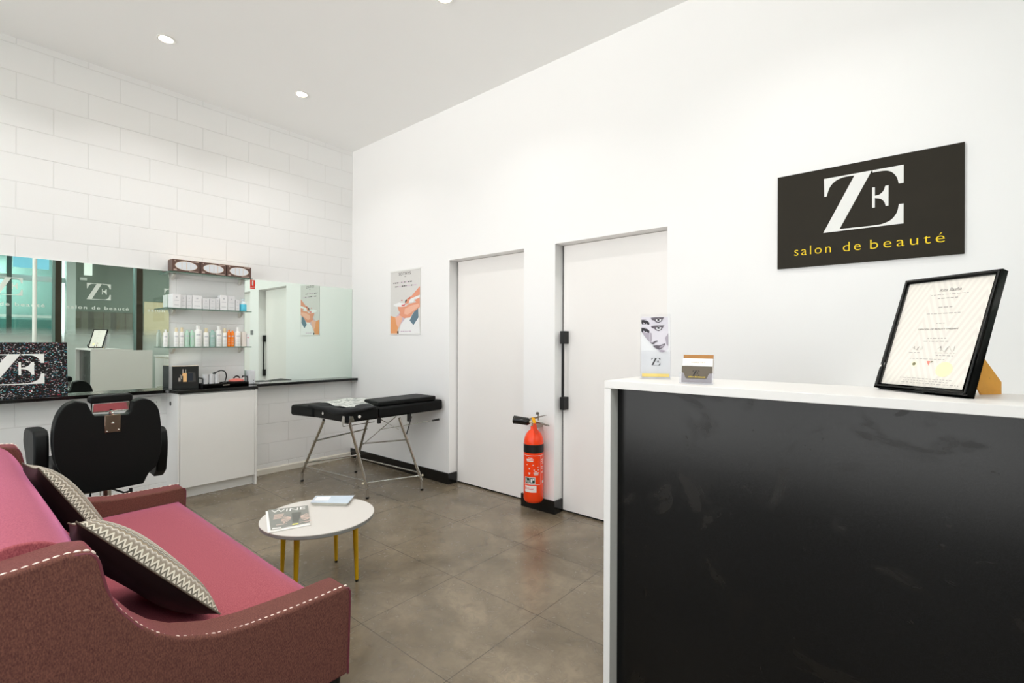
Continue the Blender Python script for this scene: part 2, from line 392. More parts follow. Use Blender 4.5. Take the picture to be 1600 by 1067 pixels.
# baseboards: gloss black on the plaster, painted fillet on the blockwork
sk = lambda a, b, c, d, h=.103: MB().box(a, b, c, d, 0, h)
m = MB(); t_ = .012
m.box(0, D1[0]+t_, -t_, 0, 0, .103); m.box(D1[0], D1[0]+t_, 0, RC-.004, 0, .103)
m.box(D1[1]-t_, D2[0]+t_, -t_, 0, 0, .103); m.box(D1[1]-t_, D1[1], 0, RC-.004, 0, .103); m.box(D2[0], D2[0]+t_, 0, RC-.004, 0, .103)
m.box(D2[1]-t_, RX-.1, -t_, 0, 0, .103); m.box(D2[1]-t_, D2[1], 0, RC-.004, 0, .103)
struct('baseboard_right', m, M_gloss, smooth=False)
struct('baseboard_back', MB().prism([(0, -1.17, 0), (.022, -1.17, 0), (.018, -1.17, .05), (.0, -1.17, .062)], (0, 1.155, 0)), mat('painted cement fillet', (225, 220, 208), .6, var=.05, scale=30))
# doors
def door(n, x0, x1, handle_x, hw=.02, pr=.066):
    m = MB(); m.box(x0+.014, x1-.004, RC, RC+.04, .014, DH-.004)
    d = struct('door_%d' % n, m, M_door, bevel=.002)
    obj('door_gap', MB().box(x0+.001, x0+.013, RC+.012, RC+.03, .001, DH-.004), M_black, d)  # black strip painting the shade in the gap beside the leaf
    obj('foot_gap_shade', MB().box(x0+.001, x1-.004, RC+.012, RC+.04, 0.0, .012), M_black, d)  # black strip painting the dark gap under the leaf
    h = MB(); z0, z1 = .815, 1.432
    h.box(handle_x-.4*hw, handle_x+.4*hw, RC-pr+.004, RC-pr+.020, z0+.02, z1-.02)
    h.box(handle_x-hw, handle_x+hw, RC-pr, RC-.0005, z1-.10, z1); h.box(handle_x-hw, handle_x+hw, RC-pr, RC-.0005, z0, z0+.10)
    obj('door_handle', h, M_black, d, bevel=.002)
door(1, D1[0], D1[1], D1[1]-.018, .012, .045); door(2, D2[0], D2[1], D2[0]+.045)

# recessed downlights
trim = mat('downlight trim', (240, 240, 236), .4)
lampm = mat('downlight lens', (255, 236, 205), .5, emit=30.)
def downlight(x, y, label):
    t = thing('downlight', label, 'ceiling light', (x, y, RZ), group='recessed ceiling downlights')
    obj('trim_ring', MB().lathe([(.040, -.0008), (.058, -.001), (.060, -.004), (.056, -.007), (.044, -.006), (.040, -.0008)], (x, y, RZ), seg=40), trim, t)
    obj('lens', MB().lathe([(.043, -.0008), (.043, -.005), (.030, -.0075), (.0001, -.008)], (x, y, RZ), seg=36), lampm, t)
    L = bpy.data.lights.new('downlight_beam', 'AREA'); L.shape = 'DISK'; L.size = .09; L.energy = 5.; L.spread = math.radians(125); L.color = (1., .975, .95)
    lo = bpy.data.objects.new('downlight_beam', L); COL.objects.link(lo); lo.parent = t; lo.location = (0, 0, -.012)
for i, xx in enumerate((.832, 2.72, 4.62)):
    for k, yy in enumerate((-1.02, -2.035, -3.05, -4.07)):
        lab = 'glowing round recessed ceiling downlight behind the camera'
        if (i, k) == (0, 1): lab = 'glowing round downlight in ceiling, leftmost of the three visible'
        if (i, k) == (0, 0): lab = 'glowing round downlight in ceiling nearest the room corner'
        if (i, k) == (1, 0): lab = 'glowing round downlight cut off by the top edge of the photo'
        downlight(xx, yy, lab)

# two added fill panels behind the camera, brightening brick wall, cabinet and doors
for k, (x, y) in enumerate(((5.2, -3.4), (5.2, -4.7))):
    t = thing('fill_panel', 'added flush fill panel in the ceiling behind the camera', 'ceiling light', (x, y, RZ), group='added ceiling fill panels')
    obj('fill_panel_frame', MB().box(x-.31, x+.31, y-.61, y+.61, RZ-.012, RZ-.0005), trim, t)
    obj('diffuser', MB().box(x-.29, x+.29, y-.59, y+.59, RZ-.014, RZ-.0125), mat('fill diffuser', (250, 248, 244), .5, emit=3.), t)
    L = bpy.data.lights.new('fill_beam', 'AREA'); L.shape = 'RECTANGLE'; L.size = .58; L.size_y = 1.18; L.energy = 14; L.color = (1., .97, .93)
    lo = bpy.data.objects.new('fill_beam', L); COL.objects.link(lo); lo.parent = t; lo.location = (0, 0, -.02)

# ------------------------------------------------------------------ mirrors, worktop, cabinet
solo('wall_mirror', MB().box(.001, .007, -4.7, -1.796, .925, 1.955), [M_mirror], 'long frameless wall mirror above bench reflecting the shopfront glass', 'mirror', (0, -3.2, .925))
solo('wall_mirror', MB().box(.001, .007, -1.174, -.003, .925, 1.955), [M_mirror], 'smaller frameless wall mirror in corner reflecting white door and poster', 'mirror', (0, -.6, .925))
wt = [(0, -4.7), (.15, -4.7), (.15, -1.875), (.165, -1.845), (.20, -1.825), (.26, -1.815), (.315, -1.808), (.315, -1.17), (.130, -1.17), (.130, -.0005), (0.0005, -.0005)]
solo('bench_worktop', MB().prism([(x, y, .898) for x, y in wt], (0, 0, .027)), M_bench, 'thin polished black bench top running under the mirrors and over cabinet', 'worktop', (0, -2.4, .898), bevel=.002)
cb = thing('base_cabinet', 'tall white base cabinet under the black worktop below glass shelves', 'cabinet', (.15, -1.49, 0))
obj('carcass', MB().box(.001, .281, -1.792, -1.192, .0905, .897), M_white, cb)
obj('side_panel', MB().box(.001, .30, -1.806, -1.793, 0, .897), M_white, cb, bevel=.001)
obj('side_panel', MB().box(.024, .30, -1.191, -1.174, 0, .897), M_white, cb, bevel=.001)
obj('door', MB().box(.283, .301, -1.790, -1.194, .095, .888), M_white, cb, bevel=.0015)
obj('kickboard', MB().box(.226, .240, -1.792, -1.192, 0, .089), M_white, cb)
obj('cable_hole', MB().lathe([(.014, 0), (.019, .0), (.019, .003), (.012, .003), (.0005, .001)], (.10, -1.806, .80), axis=(0, -1, 0), seg=20), M_black, cb)
# sockets
def socket(name, y0, y1, z0, z1, lab):
    t = thing(name, lab, 'power socket', (.0, (y0+y1)/2, z0)); obj('plate', MB().box(.0005, .010, y0, y1, z0, z1), M_white, t, bevel=.003)
    n = 2 if y1-y0 > .12 else 1
    for k in range(n):
        c = y0+(y1-y0)*(k+.5)/n; zz = (z0+z1)/2
        m = MB(); m.box(.010, .0108, c-.012, c-.008, zz-.012, zz); m.box(.010, .0108, c+.008, c+.012, zz-.012, zz); m.box(.010, .0108, c-.002, c+.002, zz-.03, zz-.018)
        obj('outlet', m, mat('socket slot grey', (120, 122, 118), .5), t)
        obj('switch', MB().box(.010, .014, c-.010, c+.010, zz+.012, zz+.026), M_white, t)
socket('double_socket', -2.03, -1.85, .775, .865, 'white double power socket on blockwork under the black bench')
socket('power_socket', -1.14, -1.06, .82, .875, 'small white socket under black bench right of the cabinet')

# glass shelves with chrome clips
for z, lab, y0, y1 in ((1.935, 'top clear glass shelf holding three brown boxes', -1.835, -1.165), (1.620, 'middle clear glass shelf holding small white boxes', -1.865, -1.172), (1.283, 'lowest clear glass shelf holding the row of bottles', -1.865, -1.172)):
    t = thing('glass_shelf', lab, 'shelf', (.0, -1.5, z), group='glass shelves between the mirrors')
    m = MB(); m.mi = 0; m.box(.010, .165, y0, y1, z, z+.008)
    for f in m.bm.faces: f.material_index = 0 if abs(f.normal.z) > .5 or False else 0
    obj('glass_pane', m, M_glass, t)
    e = MB(); e.box(.165, .1665, y0, y1, z+.0005, z+.0075); e.box(.010, .165, y0-.0015, y0, z+.0005, z+.0075); e.box(.010, .165, y1, y1+.0015, z+.0005, z+.0075)
    obj('green_edge', e, M_gedge, t)
    for yy in (-1.775, -1.225):
        b = MB(); b.prism([(.008, yy-.012, z-.001), (.075, yy-.012, z-.001), (.078, yy-.012, z-.012), (.055, yy-.012, z-.035), (.02, yy-.012, z-.052), (.008, yy-.012, z-.054)], (0, .024, 0))
        obj('bracket', b, M_clip, t, bevel=.004)

# three brown boxes on the top shelf
M_brown = mat('brown carton', (98, 74, 66), .45, var=.06); M_win = mat('box window print', (226, 230, 236), .3); M_carton = mat('pale carton top', (225, 205, 185), .6)
for i, (y0, y1) in enumerate(((-1.812, -1.603), (-1.597, -1.390), (-1.384, -1.172))):
    z0 = 1.9435; z1 = 2.048
    t = thing('carton', ('brown carton with oval window on top shelf, nearest the large mirror', 'brown carton with oval window on top shelf, middle of the three', 'brown carton with oval window on top shelf, nearest the corner mirror')[i], 'box', (.1, (y0+y1)/2, z0), group='brown cartons on top glass shelf')
    obj('carton_body', MB().box(.03, .150, y0, y1, z0, z1), M_brown, t, bevel=.001)
    obj('carton_lid', MB().box(.03, .150, y0, y1, z1+.0003, z1+.0018), M_carton, t)
    F = frame_mat((.1505, (y0+y1)/2, (z0+z1)/2+.002), (0, 1, 0), (0, 0, 1))
    oval = [(math.cos(a)*.080, math.sin(a)*.036) for a in [2*PI*k/28 for k in range(28)]]
    ov2 = [(x*1.05, y*1.09) for x, y in oval]
    m = MB(); flat(m, F, [(1, ov2), (0, oval)]+[(1, [(x, -.028), (x+.004, -.028), (x+.004, .028), (x, .028)]) for x in (-.035, .0, .033)])
    obj('oval_window', m, [M_win, M_carton], t)
    m = MB(); flat(m, F, [(0, [(-.094, -.046), (-.070, -.046), (-.070, -.032), (-.094, -.032)]), (0, [(.02, -.047), (.09, -.047), (.09, -.040), (.02, -.040)]), (0, [(.04, .038), (.095, .038), (.095, .046), (.04, .046)]), (0, [(-.088, .032), (-.078, .032), (-.082, .045), (-.086, .045)])])
    obj('print', m, mat('pale print on carton', (190, 165, 155), .5), t)

# white product boxes and jars on the middle shelf
M_box1 = mat('white carton', (240, 240, 241), .5, var=.01); M_box2 = mat('off white carton', (226, 226, 228), .5, var=.01); M_gr = mat('light grey print', (200, 202, 206), .5)
zz = 1.6285
def pbox(name, x0, x1, y0, y1, h, mt, lab, z=zz, lines=True):
    t = thing(name, lab, 'box', ((x0+x1)/2, (y0+y1)/2, z), group='white product boxes on middle shelf')
    obj('box_body', MB().box(x0, x1, y0, y1, z, z+h), mt, t, bevel=.0012)
    F = frame_mat((x1, (y0+y1)/2, z+h/2), (0, 1, 0), (0, 0, 1)); w_ = (y1-y0)
    m = MB(); flat(m, F, [(0, [(-w_*.3, -h*.30), (w_*.3, -h*.30), (w_*.3, -h*.26), (-w_*.3, -h*.26)]), (0, [(-w_*.3, .02*h), (w_*.3, .02*h), (w_*.3, .05*h), (-w_*.3, .05*h)]), (0, [(-w_*.1, .22*h), (w_*.1, .22*h), (w_*.1, .32*h), (-w_*.1, .32*h)])])
    obj('print', m, M_gr, t)
spec = [(-1.806, -1.748, .122), (-1.744, -1.702, .115), (-1.698, -1.658, .118), (-1.654, -1.580, .122), (-1.574, -1.520, .098), (-1.516, -1.470, .1), (-1.466, -1.438, .108), (-1.432, -1.370, .138), (-1.366, -1.305, .136), (-1.300, -1.266, .105)]
words = ['brightest white tall carton at the left end of middle shelf', 'narrow white carton beside the bright one on middle shelf', 'slim off-white carton, third along the middle shelf', 'wide white carton, fourth along the middle shelf', 'low white carton left of centre on middle shelf', 'low white carton at centre of middle shelf', 'thinnest white carton right of centre on middle shelf', 'tallest white carton on the middle shelf', 'tall white carton next to the tallest on middle shelf', 'small cream carton left of blue bottle on middle shelf']
for i, (a, b, h) in enumerate(spec): pbox('product_box', .06 if i else .02, .13 if i else .145, a, b, h, M_box1 if i in (0, 3, 7) else M_box2, words[i])

def bottle(name, prof, mt, capprof, capm, c, lab, grp, cap='cap', print_=None, seg=22):
    t = thing(name, lab, 'bottle', c, group=grp)
    obj('bottle_body', MB().lathe(prof, c, seg=seg), mt, t, ang=50)
    obj(cap, MB().lathe(capprof, c, seg=seg), capm, t)
    if print_:
        r, z0, z1 = print_; m = MB()
        for (a, b) in ((z0, z0+.003), (z0+(z1-z0)*.3, z0+(z1-z0)*.3+.003), (z0+(z1-z0)*.5, z0+(z1-z0)*.5+.003), (z1-.012, z1)):
            m.ring_surface([[(c[0]+r*math.cos(q), c[1]+r*math.sin(q), c[2]+h) for q in [-.75+k*.15 for k in range(9)]] for h in (a, b)], cap=False, closed=False)
        obj('label_print', m, M_gr, t)
    return t
M_blue = mat('blue gel', (100, 212, 240), .12, var=.06); M_clear = mat('clear plastic', (225, 238, 242), .15)
bottle('gel_bottle', [(.0001, 0), (.030, 0), (.032, .004), (.032, .062), (.031, .066)], M_blue, [(.031, .066), (.030, .078), (.015, .088), (.014, .104), (.017, .105), (.017, .118), (.0001, .118)], M_clear, (.10, -1.225, zz), 'small clear bottle half full of bright blue gel on middle shelf', None, cap='pump_top')
# bottles on the lowest shelf
zb = 1.2915; gp = 'bottles on lowest glass shelf'
M_wb = mat('white plastic bottle', (243, 243, 240), .3, var=.01); M_gold = mat('pale gold cap', (232, 218, 185), .4, metal=.0); M_green = mat('pale green bottle', (190, 222, 204), .22); M_teal = mat('grey green bottle', (165, 196, 188), .25); M_or = mat('orange bottle', (250, 140, 40), .2)
def P1(r, h): return [(.0001, 0), (r*.95, 0), (r, .004), (r, h*.93), (r*.9, h*.985), (r*.45, h)]
def C1(r, h0, h1): return [(r, h0), (r, h1*.995), (r*.85, h1), (.0001, h1)]
bl = [(-1.845, .017, .125, .150, M_wb, M_wb, 'slim white bottle at the far left end of lowest shelf'),
 (-1.768, .018, .130, .168, M_wb, M_gold, 'white bottle with pale gold cap, left of the pair'), (-1.727, .019, .130, .170, M_wb, M_gold, 'white bottle with pale gold cap, right of the left-hand pair'),
 (-1.686, .019, .135, .150, M_green, M_green, 'pale green bottle with narrow neck'), (-1.648, .018, .130, .146, M_green, M_green, 'pale green bottle touching the big pump bottle'),
 (-1.602, .029, .150, .190, M_wb, M_wb, 'largest white pump bottle left on lowest shelf'), (-1.538, .023, .130, .168, M_wb, M_gold, 'white bottle with beige cap beside the grey green one'),
 (-1.487, .023, .138, .150, M_teal, M_teal, 'grey green bottle with dark lettering on lowest shelf'), (-1.435, .026, .150, .190, M_wb, M_wb, 'large white pump bottle in the middle of lowest shelf'),
 (-1.385, .021, .130, .170, M_wb, M_gold, 'white bottle with gold cap left of the orange bottles'), (-1.348, .014, .138, .155, M_or, M_or, 'orange bottle, left of the two orange ones'), (-1.318, .015, .138, .150, M_or, M_or, 'orange bottle, right of the two orange ones'),
 (-1.272, .026, .140, .185, M_wb, M_wb, 'large white bottle right of the orange ones')]
for y, r, h, H, mt, cm, lab in bl:
    c = (.105, y, zb); cr = r*.55 if H-h > .03 else r*.5
    bottle('bottle', P1(r, h), mt, C1(cr, h-.001, H), cm, c, lab, gp, print_=(r+.0004, .02, h*.75))
pb = [(-1.240, -1.203, .142, 'cream carton near the right end of lowest shelf'), (-1.199, -1.176, .120, 'narrow white carton with red mark at right end of lowest shelf')]
for k, (a, b, h, lab) in enumerate(pb):
    t = thing('product_box', lab, 'box', (.1, (a+b)/2, zb), group='cartons at right end of lowest shelf')
    obj('box_body', MB().box(.07, .13, a, b, zb, zb+h), mat('cream carton', (234, 226, 218), .5) if k == 0 else M_box1, t, bevel=.001)
    if k: m = MB(); flat(m, frame_mat((.1302, (a+b)/2, zb+.085), (0, 1, 0), (0, 0, 1)), [(0, [(-.009, -.003), (.009, -.003), (.009, .003), (-.009, .003)])]); obj('red_mark', m, mat('red print', (215, 60, 60), .5), t)

# ------------------------------------------------------------------ things on the worktop
zt = .9256
# black gift box with printed picture
t = thing('gift_box', 'black presentation box with gold bottle picture on the worktop', 'box', (.12, -1.74, zt))
q = [(.146, -1.806), (.190, -1.622), (.065, -1.592), (.021, -1.776)]
obj('box_body', MB().prism([(x, y, zt) for x, y in q], (0, 0, .197)), mat('dark satin board', (34, 34, 33), .32, var=.08), t, bevel=.001)
obj('box_lid', MB().prism([(x, y, zt+.1972) for x, y in q], (0, 0, .0015)), M_carton, t)
F = frame_mat((.1685, -1.714, zt), (.044, .184, 0), (0, 0, 1))
M_pg = mat('gold photo print', (240, 190, 130), .4); M_pl = mat('pale photo print', (215, 205, 195), .4); M_pd = mat('dark photo print', (38, 44, 54), .4); M_pgl = mat('grey glow print', (70, 68, 66), .4)
m = MB(); flat(m, F, [(3, [(.02, .06), (.075, .06), (.07, .14), (.02, .145)]), (2, [(.008, .07), (.052, .07), (.052, .135), (.008, .135)]), (0, [(-.018, .062), (.008, .062), (.008, .138), (-.020, .138), (-.028, .118), (-.018, .112)]), (1, [(-.050, .066), (-.044, .066), (-.044, .098), (-.050, .098)]), (1, [(-.039, .066), (-.036, .066), (-.036, .125), (-.039, .125)]), (1, [(-.031, .088), (-.027, .088), (-.027, .118), (-.031, .118)]), (1, [(-.022, .138), (-.017, .138), (-.017, .172), (-.022, .172)]), (1, [(.0, .138), (.003, .138), (.003, .170), (.0, .170)])], z0=.0006)
obj('picture_print', m, [M_pg, M_pl, M_pd, M_pgl], t)
# black tray
t = thing('caddy_tray', 'long black plastic caddy tray with raised handles on the worktop', 'tray', (.2, -1.42, zt))
m = MB(); x0, x1, y0, y1 = .115, .272, -1.612, -1.236; m.box(x0, x1, y0, y1, zt, zt+.006); m.box(x1-.005, x1, y0, y1, zt+.006, zt+.040); m.box(x0, x0+.005, y0, y1, zt+.006, zt+.040); m.box(x0+.005, x1-.005, y0, y0+.005, zt+.006, zt+.040); m.box(x0+.005, x1-.005, y1-.005, y1, zt+.006, zt+.040)
obj('tray_body', m, mat('black plastic', (16, 16, 17), .22), t)
for y in (y0, y1-.008):
    m = MB(); m.tube([(x0+.02, y+.004, zt+.038), (x0+.022, y+.004, zt+.078), (x0+.03, y+.004, zt+.088), (x1-.03, y+.004, zt+.088), (x1-.022, y+.004, zt+.078), (x1-.02, y+.004, zt+.038)], .006, 8); obj('handle', m, mat('black plastic', (16, 16, 17), .22), t)
m = MB(); flat(m, frame_mat((x1, -1.42, zt+.022), (0, 1, 0), (0, 0, 1)), [(0, [(-.035, -.006), (.02, -.004), (.02, .006), (-.035, .004)])], z0=.0006); obj('badge', m, M_steel, t)
# foam cups on the tray
cup = None
for k, y in enumerate((-1.578, -1.532, -1.488)):
    lab = ('white tapered plastic cup in the black tray, nearest the box', 'white tapered plastic cup in the black tray, middle of three', 'white tapered plastic cup in the black tray, nearest the lamp')[k]
    if cup is None:
        c = (.225, y, zt+.0065); cup = solo('plastic_cup', MB().lathe([(.0001, 0), (.017, 0), (.0230, .112), (.0245, .114), (.0220, .114), (.0165, .004), (.0001, .004)], c, seg=26), mat('white plastic cup', (240, 241, 243), .35), lab, 'cup', c, group='white cups in the tray')
    else: dup(cup, (0, y+1.578, 0), lab)
# gooseneck lamp
t = thing('gooseneck_lamp', 'small black gooseneck lamp curving over the white cups', 'lamp', (.16, -1.375, zt+.0065))
pth = smooth_path([(.135, -1.395, zt+.03), (.15, -1.385, zt+.09), (.175, -1.405, zt+.135), (.185, -1.44, zt+.150), (.195, -1.475, zt+.140), (.20, -1.50, zt+.130)], 6)
obj('gooseneck', MB().tube(pth, .0048, 10), M_black, t)
obj('lamp_head', MB().lathe([(.0001, 0), (.009, .0), (.011, .018), (.004, .026), (.0001, .028)], (.203, -1.512, zt+.124), axis=(-.1, .9, .28), seg=16), M_black, t)
obj('lamp_base', MB().lathe([(.0001, 0), (.014, 0), (.014, .018), (.008, .024), (.008, .030), (.0001, .030)], (.135, -1.395, zt+.0065), seg=20), M_black, t)
# tweezers on the stand
t = thing('tweezer_stand', 'thin brass rod stand under the curved black lamp neck', 'stand', (.155, -1.452, zt+.0065))
obj('rod', MB().cyl((.15, -1.452, zt+.0065), (.16, -1.447, zt+.14), .0016, seg=8), M_gold, t); obj('rod', MB().cyl((.16, -1.462, zt+.0065), (.162, -1.449, zt+.13), .0016, seg=8), M_gold, t)
# round pink palette holder
t = thing('palette_box', 'round black case with pink lid piled in the tray', 'makeup case', (.19, -1.315, zt+.0065))
obj('case', MB().lathe([(.0001, 0), (.058, 0), (.060, .003), (.060, .040), (.0001, .040)], (.19, -1.315, zt+.0065), seg=16), M_black, t, ang=15)
obj('pink_lid', MB().lathe([(.0001, .0405), (.064, .0405), (.062, .050), (.03, .062), (.0001, .064)], (.19, -1.315, zt+.0065), seg=28), mat('coral plastic', (226, 120, 108), .4), t)
solo('hair_clip', MB().tube(smooth_path([(.185, -1.335, zt+.072), (.185, -1.318, zt+.088), (.185, -1.300, zt+.090), (.185, -1.282, zt+.074)], 6), .006, 8), M_black, 'black curved clip lying on the pink lid', 'clip', (.185, -1.308, zt+.07))
solo('brush_head', MB().ball((.23, -1.427, zt+.032), (.016, .020, .014), 14), M_black, 'small black sponge puff in tray between cups and pink lid', 'sponge', (.23, -1.427, zt+.018))
solo('beige_puff', MB().ball((.235, -1.445, zt+.0125), (.014, .022, .006), 12), mat('beige felt', (225, 195, 170), .7), 'flat beige pad lying in the tray front', 'pad', (.235, -1.445, zt+.007))
solo('card_stub', MB().box(.18, .20, -1.262, -1.2465, zt+.045, zt+.075), M_paper, 'cream tag leaning beside tray handle', 'tag', (.19, -1.255, zt+.045))
# router like white box
t = thing('white_device', 'white upright plastic device beside tray at worktop end', 'device', (.065, -1.125, zt))
obj('device_body', MB().box(.025, .085, -1.167, -1.100, zt, zt+.132), mat('white plastic', (228, 230, 234), .35), t, bevel=.006)
m = MB(); flat(m, frame_mat((.0853, -1.13, zt), (0, 1, 0), (0, 0, 1)), [(0, [(.010+.004*math.cos(a), .035+.004*math.sin(a)) for a in [k*PI/5 for k in range(10)]]), (0, [(.010+.003*math.cos(a), .012+.003*math.sin(a)) for a in [k*PI/5 for k in range(10)]])], z0=.0006); obj('indicator', m, M_black, t)
# leaflets on the corner bench
solo('leaflet', MB().prism([(.03, -1.085, zt), (.10, -1.07, zt), (.10, -.975, zt), (.035, -.985, zt)], (0, 0, .012)), M_paper, 'stack of white leaflets on the bench beside corner mirror', 'leaflets', (.06, -1.03, zt))
solo('leaflet', MB().prism([(.012, -1.07, zt+.0125), (.08, -1.06, zt+.0125), (.10, -.955, zt+.0125), (.03, -.965, zt+.0125)], (0, 0, .006)), mat('charcoal cover', (70, 74, 76), .4), 'dark covered booklet lying on the white leaflets', 'booklet', (.05, -1.02, zt+.0125))

# painting leaning on the mirror
t = thing('logo_painting', 'black confetti-flecked canvas with white ZE logo leaning on mirror', 'painting', (.08, -2.86, zt))
top = Vector((.012, 0, .402)); bx_, tx_ = .085, .045
zt += .0025
P = [(bx_, -3.26, zt), (bx_, -2.462, zt), (bx_-.06, -2.462, zt+.40), (bx_-.06, -3.26, zt+.40)]
nrm = Vector((.40, 0, .06)).normalized()
obj('canvas', MB().prism(P, -nrm*.016), M_conf, t); zt -= .0025
F = frame_mat(Vector((bx_-.0325, -2.86, zt+.205)) + nrm*.0008, (0, 1, 0), Vector((-.06, 0, .40)))
m = MB(); add_logo(m, F, .222, cx=.108, cy=.002, sx=1.27, kscale=1.28); obj('logo', m, M_vinyl, t, smooth=False)

# ------------------------------------------------------------------ wall sign, poster
t = thing('shop_sign', 'black wall sign with white ZE monogram and yellow writing', 'sign', (4.825, -.01, 1.768))
obj('board', MB().box(4.432, 5.213, -.016, -.001, 1.768, 2.291), M_sign, t, bevel=.001)
F = frame_mat((0, -.0162, 0), (1, 0, 0), (0, 0, 1))
m = MB(); add_logo(m, F, .292, cx=4.823, cy=2.089, ext=.0012); obj('monogram', m, M_vinyl, t, smooth=False)
m = MB(); add_text(m, 'salon', .072, F, 4.513, 1.834, width=.172, space=1.25, bold=-.0007); add_text(m, 'de', .072, F, 4.738, 1.832, width=.077, space=1.25, bold=-.0007); add_text(m, 'beaut\u00e9', .072, F, 4.852, 1.831, width=.286, space=1.3, bold=-.0007)
obj('lettering', m, M_yellow, t, smooth=False)

t = thing('poster', 'tall narrow hanging poster showing hands massaging a face', 'poster', (1.0, -.004, 1.42))
obj('sheet', MB().box(.752, 1.247, -.004, -.0012, 1.424, 2.086), mat('poster grey', (222, 220, 217), .35), t)
obj('hanger_bar', MB().box(.748, 1.251, -.007, -.0008, 2.076, 2.090), M_vinyl, t); obj('hanger_bar', MB().box(.748, 1.251, -.007, -.0008, 1.420, 1.430), M_vinyl, t)
# poster picture measured on its own face: 0..1 across, 0..1 up
px = lambda x, y: (.752+.495*((x-160)/358), 2.086-.662*((y-(185-35*(x-160)/358))/(735+20*(x-160)/358)))
A_ = lambda *pts: [px(*p) for p in pts]
skin, skin2, skin3, wht, den, nail, lil, red_, blk = range(9)
mats = [mat('skin print', (236, 160, 130), .4), mat('light skin print', (246, 190, 165), .4), mat('warm skin print', (240, 165, 110), .4), mat('white print', (244, 244, 244), .4), mat('denim print', (105, 130, 145), .4), mat('nail print', (225, 110, 105), .4), mat('lilac print', (215, 195, 210), .4), mat('deep red print', (190, 70, 60), .4), mat('black print', (50, 48, 46), .4)]
polys = [(wht, A_((265, 905), (290, 800), (350, 720), (430, 700), (500, 720), (515, 920), (265, 920))),
 (den, A_((395, 755), (425, 690), (470, 620), (492, 600), (496, 720), (440, 808))),
 (lil, A_((210, 735), (290, 650), (345, 730), (290, 800), (230, 830))),
 (skin3, A_((162, 705), (220, 720), (270, 760), (285, 800), (250, 870), (245, 925), (163, 925), (162, 880))),
 (skin2, A_((220, 720), (300, 690), (310, 745), (262, 850), (235, 800))),
 (skin, A_((250, 590), (340, 590), (400, 560), (470, 545), (512, 530), (512, 600), (440, 660), (400, 720), (330, 730), (265, 690), (285, 670), (262, 640))),
 (skin2, A_((340, 620), (420, 580), (500, 560), (505, 590), (430, 650), (370, 690), (330, 680))),
 (skin, A_((370, 500), (420, 470), (470, 410), (512, 362), (512, 460), (460, 480), (420, 520), (380, 560), (340, 560))),
 (wht, A_((385, 550), (400, 510), (440, 490), (500, 470), (512, 465), (505, 500), (450, 510), (440, 545))),
 (skin, A_((455, 520), (512, 490), (512, 550), (470, 540))),
 (wht, A_((195, 575), (270, 545), (330, 560), (365, 590), (290, 598), (230, 596))),
 (nail, A_((300, 575), (350, 565), (335, 588), (300, 590))), (red_, A_((380, 495), (405, 485), (400, 505), (385, 508))),
 (blk, A_((350, 515), (365, 510), (362, 530), (348, 550), (340, 545))), (nail, A_((295, 520), (310, 515), (312, 528), (300, 530))),
 (blk, A_((248, 885), (262, 880), (265, 912), (250, 912)))]
m = MB(); F = frame_mat((0, -.0041, 0), (1, 0, 0), (0, 0, 1)); flat(m, F, polys, z0=.0003, dz=.00025)
add_text(m, 'SOTHYS', .042, F, .89, 2.034, mi=8, width=.20, ext=.0002); add_text(m, 'PARIS', .012, F, 1.0, 2.014, mi=8, align='CENTER', ext=.0002)
for (x, y, w_) in ((.80, 1.955, .30), (.83, 1.915, .35), (.93, 1.446, .16)):
    k = x
    while k < x+w_:
        l = random.uniform(.012, .035); flat(m, F, [(8 if y > 1.9 and random.random() < .4 else 6, [(k, y), (k+l, y), (k+l, y+.010), (k, y+.010)])], z0=.0006); k += l+.008
obj('printed_picture', m, mats, t, smooth=False)

# plates on the corner mirror imitating the reflected wall sign and keypad
t = thing('sign_reflection', 'small red plate on the corner mirror imitating a reflected wall sign', 'painted reflection', (.008, -1.10, 1.86))
obj('reflection_sheet', MB().box(.0072, .0082, -1.124, -1.078, 1.862, 1.948), mat('red sign plastic', (235, 50, 20), .4), t)
m = MB(); flat(m, frame_mat((.0083, -1.101, 1.905), (0, 1, 0), (0, 0, 1)), [(0, [(-.007, -.012), (.007, -.012), (.007, .036), (-.007, .036)]), (0, [(-.020, -.034), (.018, -.028), (.018, -.022), (-.020, -.028)])]); obj('symbol', m, M_vinyl, t)
solo('keypad_reflection', MB().box(.0072, .0110, -1.118, -1.094, 1.405, 1.450), [mat('grey reflection plate', (150, 158, 156), .4)], 'tiny grey reflection plate on the corner mirror imitating a reflected keypad', 'tab', (.008, -1.106, 1.41))

# ------------------------------------------------------------------ fire extinguisher
ex, ey, ez, R_ = 2.748, -.098, .098, .078
t = thing('fire_extinguisher', 'red fire extinguisher with black band and horn on the pier', 'fire extinguisher', (ex, ey, ez))
prof = [(.0001, .0), (.050, .0), (.068, .008), (R_, .030)] + [(R_, h) for h in (.12, .25, .40, .455)] + [(R_*math.cos(a)*1.0 if a < 1.15 else R_*math.cos(a), .455+.115*math.sin(a)) for a in (.25, .5, .75, 1.0, 1.15)] + [(.025, .565), (.024, .590), (.0001, .590)]
cyl_ = obj('cylinder', MB().lathe(prof, (ex, ey, ez), seg=44), M_red, t, ang=60)
obj('black_band', MB().lathe([(R_+.0002, .392), (R_+.001, .393), (R_+.001, .455), (R_+.0002, .456)], (ex, ey, ez), seg=44), M_black, t, label='black band around the shoulder')
def on_cyl(m, a0, a1, z0, z1, mi=0, r=R_+.0012, n=8):
    m.ring_surface([[(ex+r*math.cos(a0+(a1-a0)*k/n), ey+r*math.sin(a0+(a1-a0)*k/n), ez+z) for k in range(n+1)] for z in (z0, z1)], cap=False, closed=False, mi=mi)
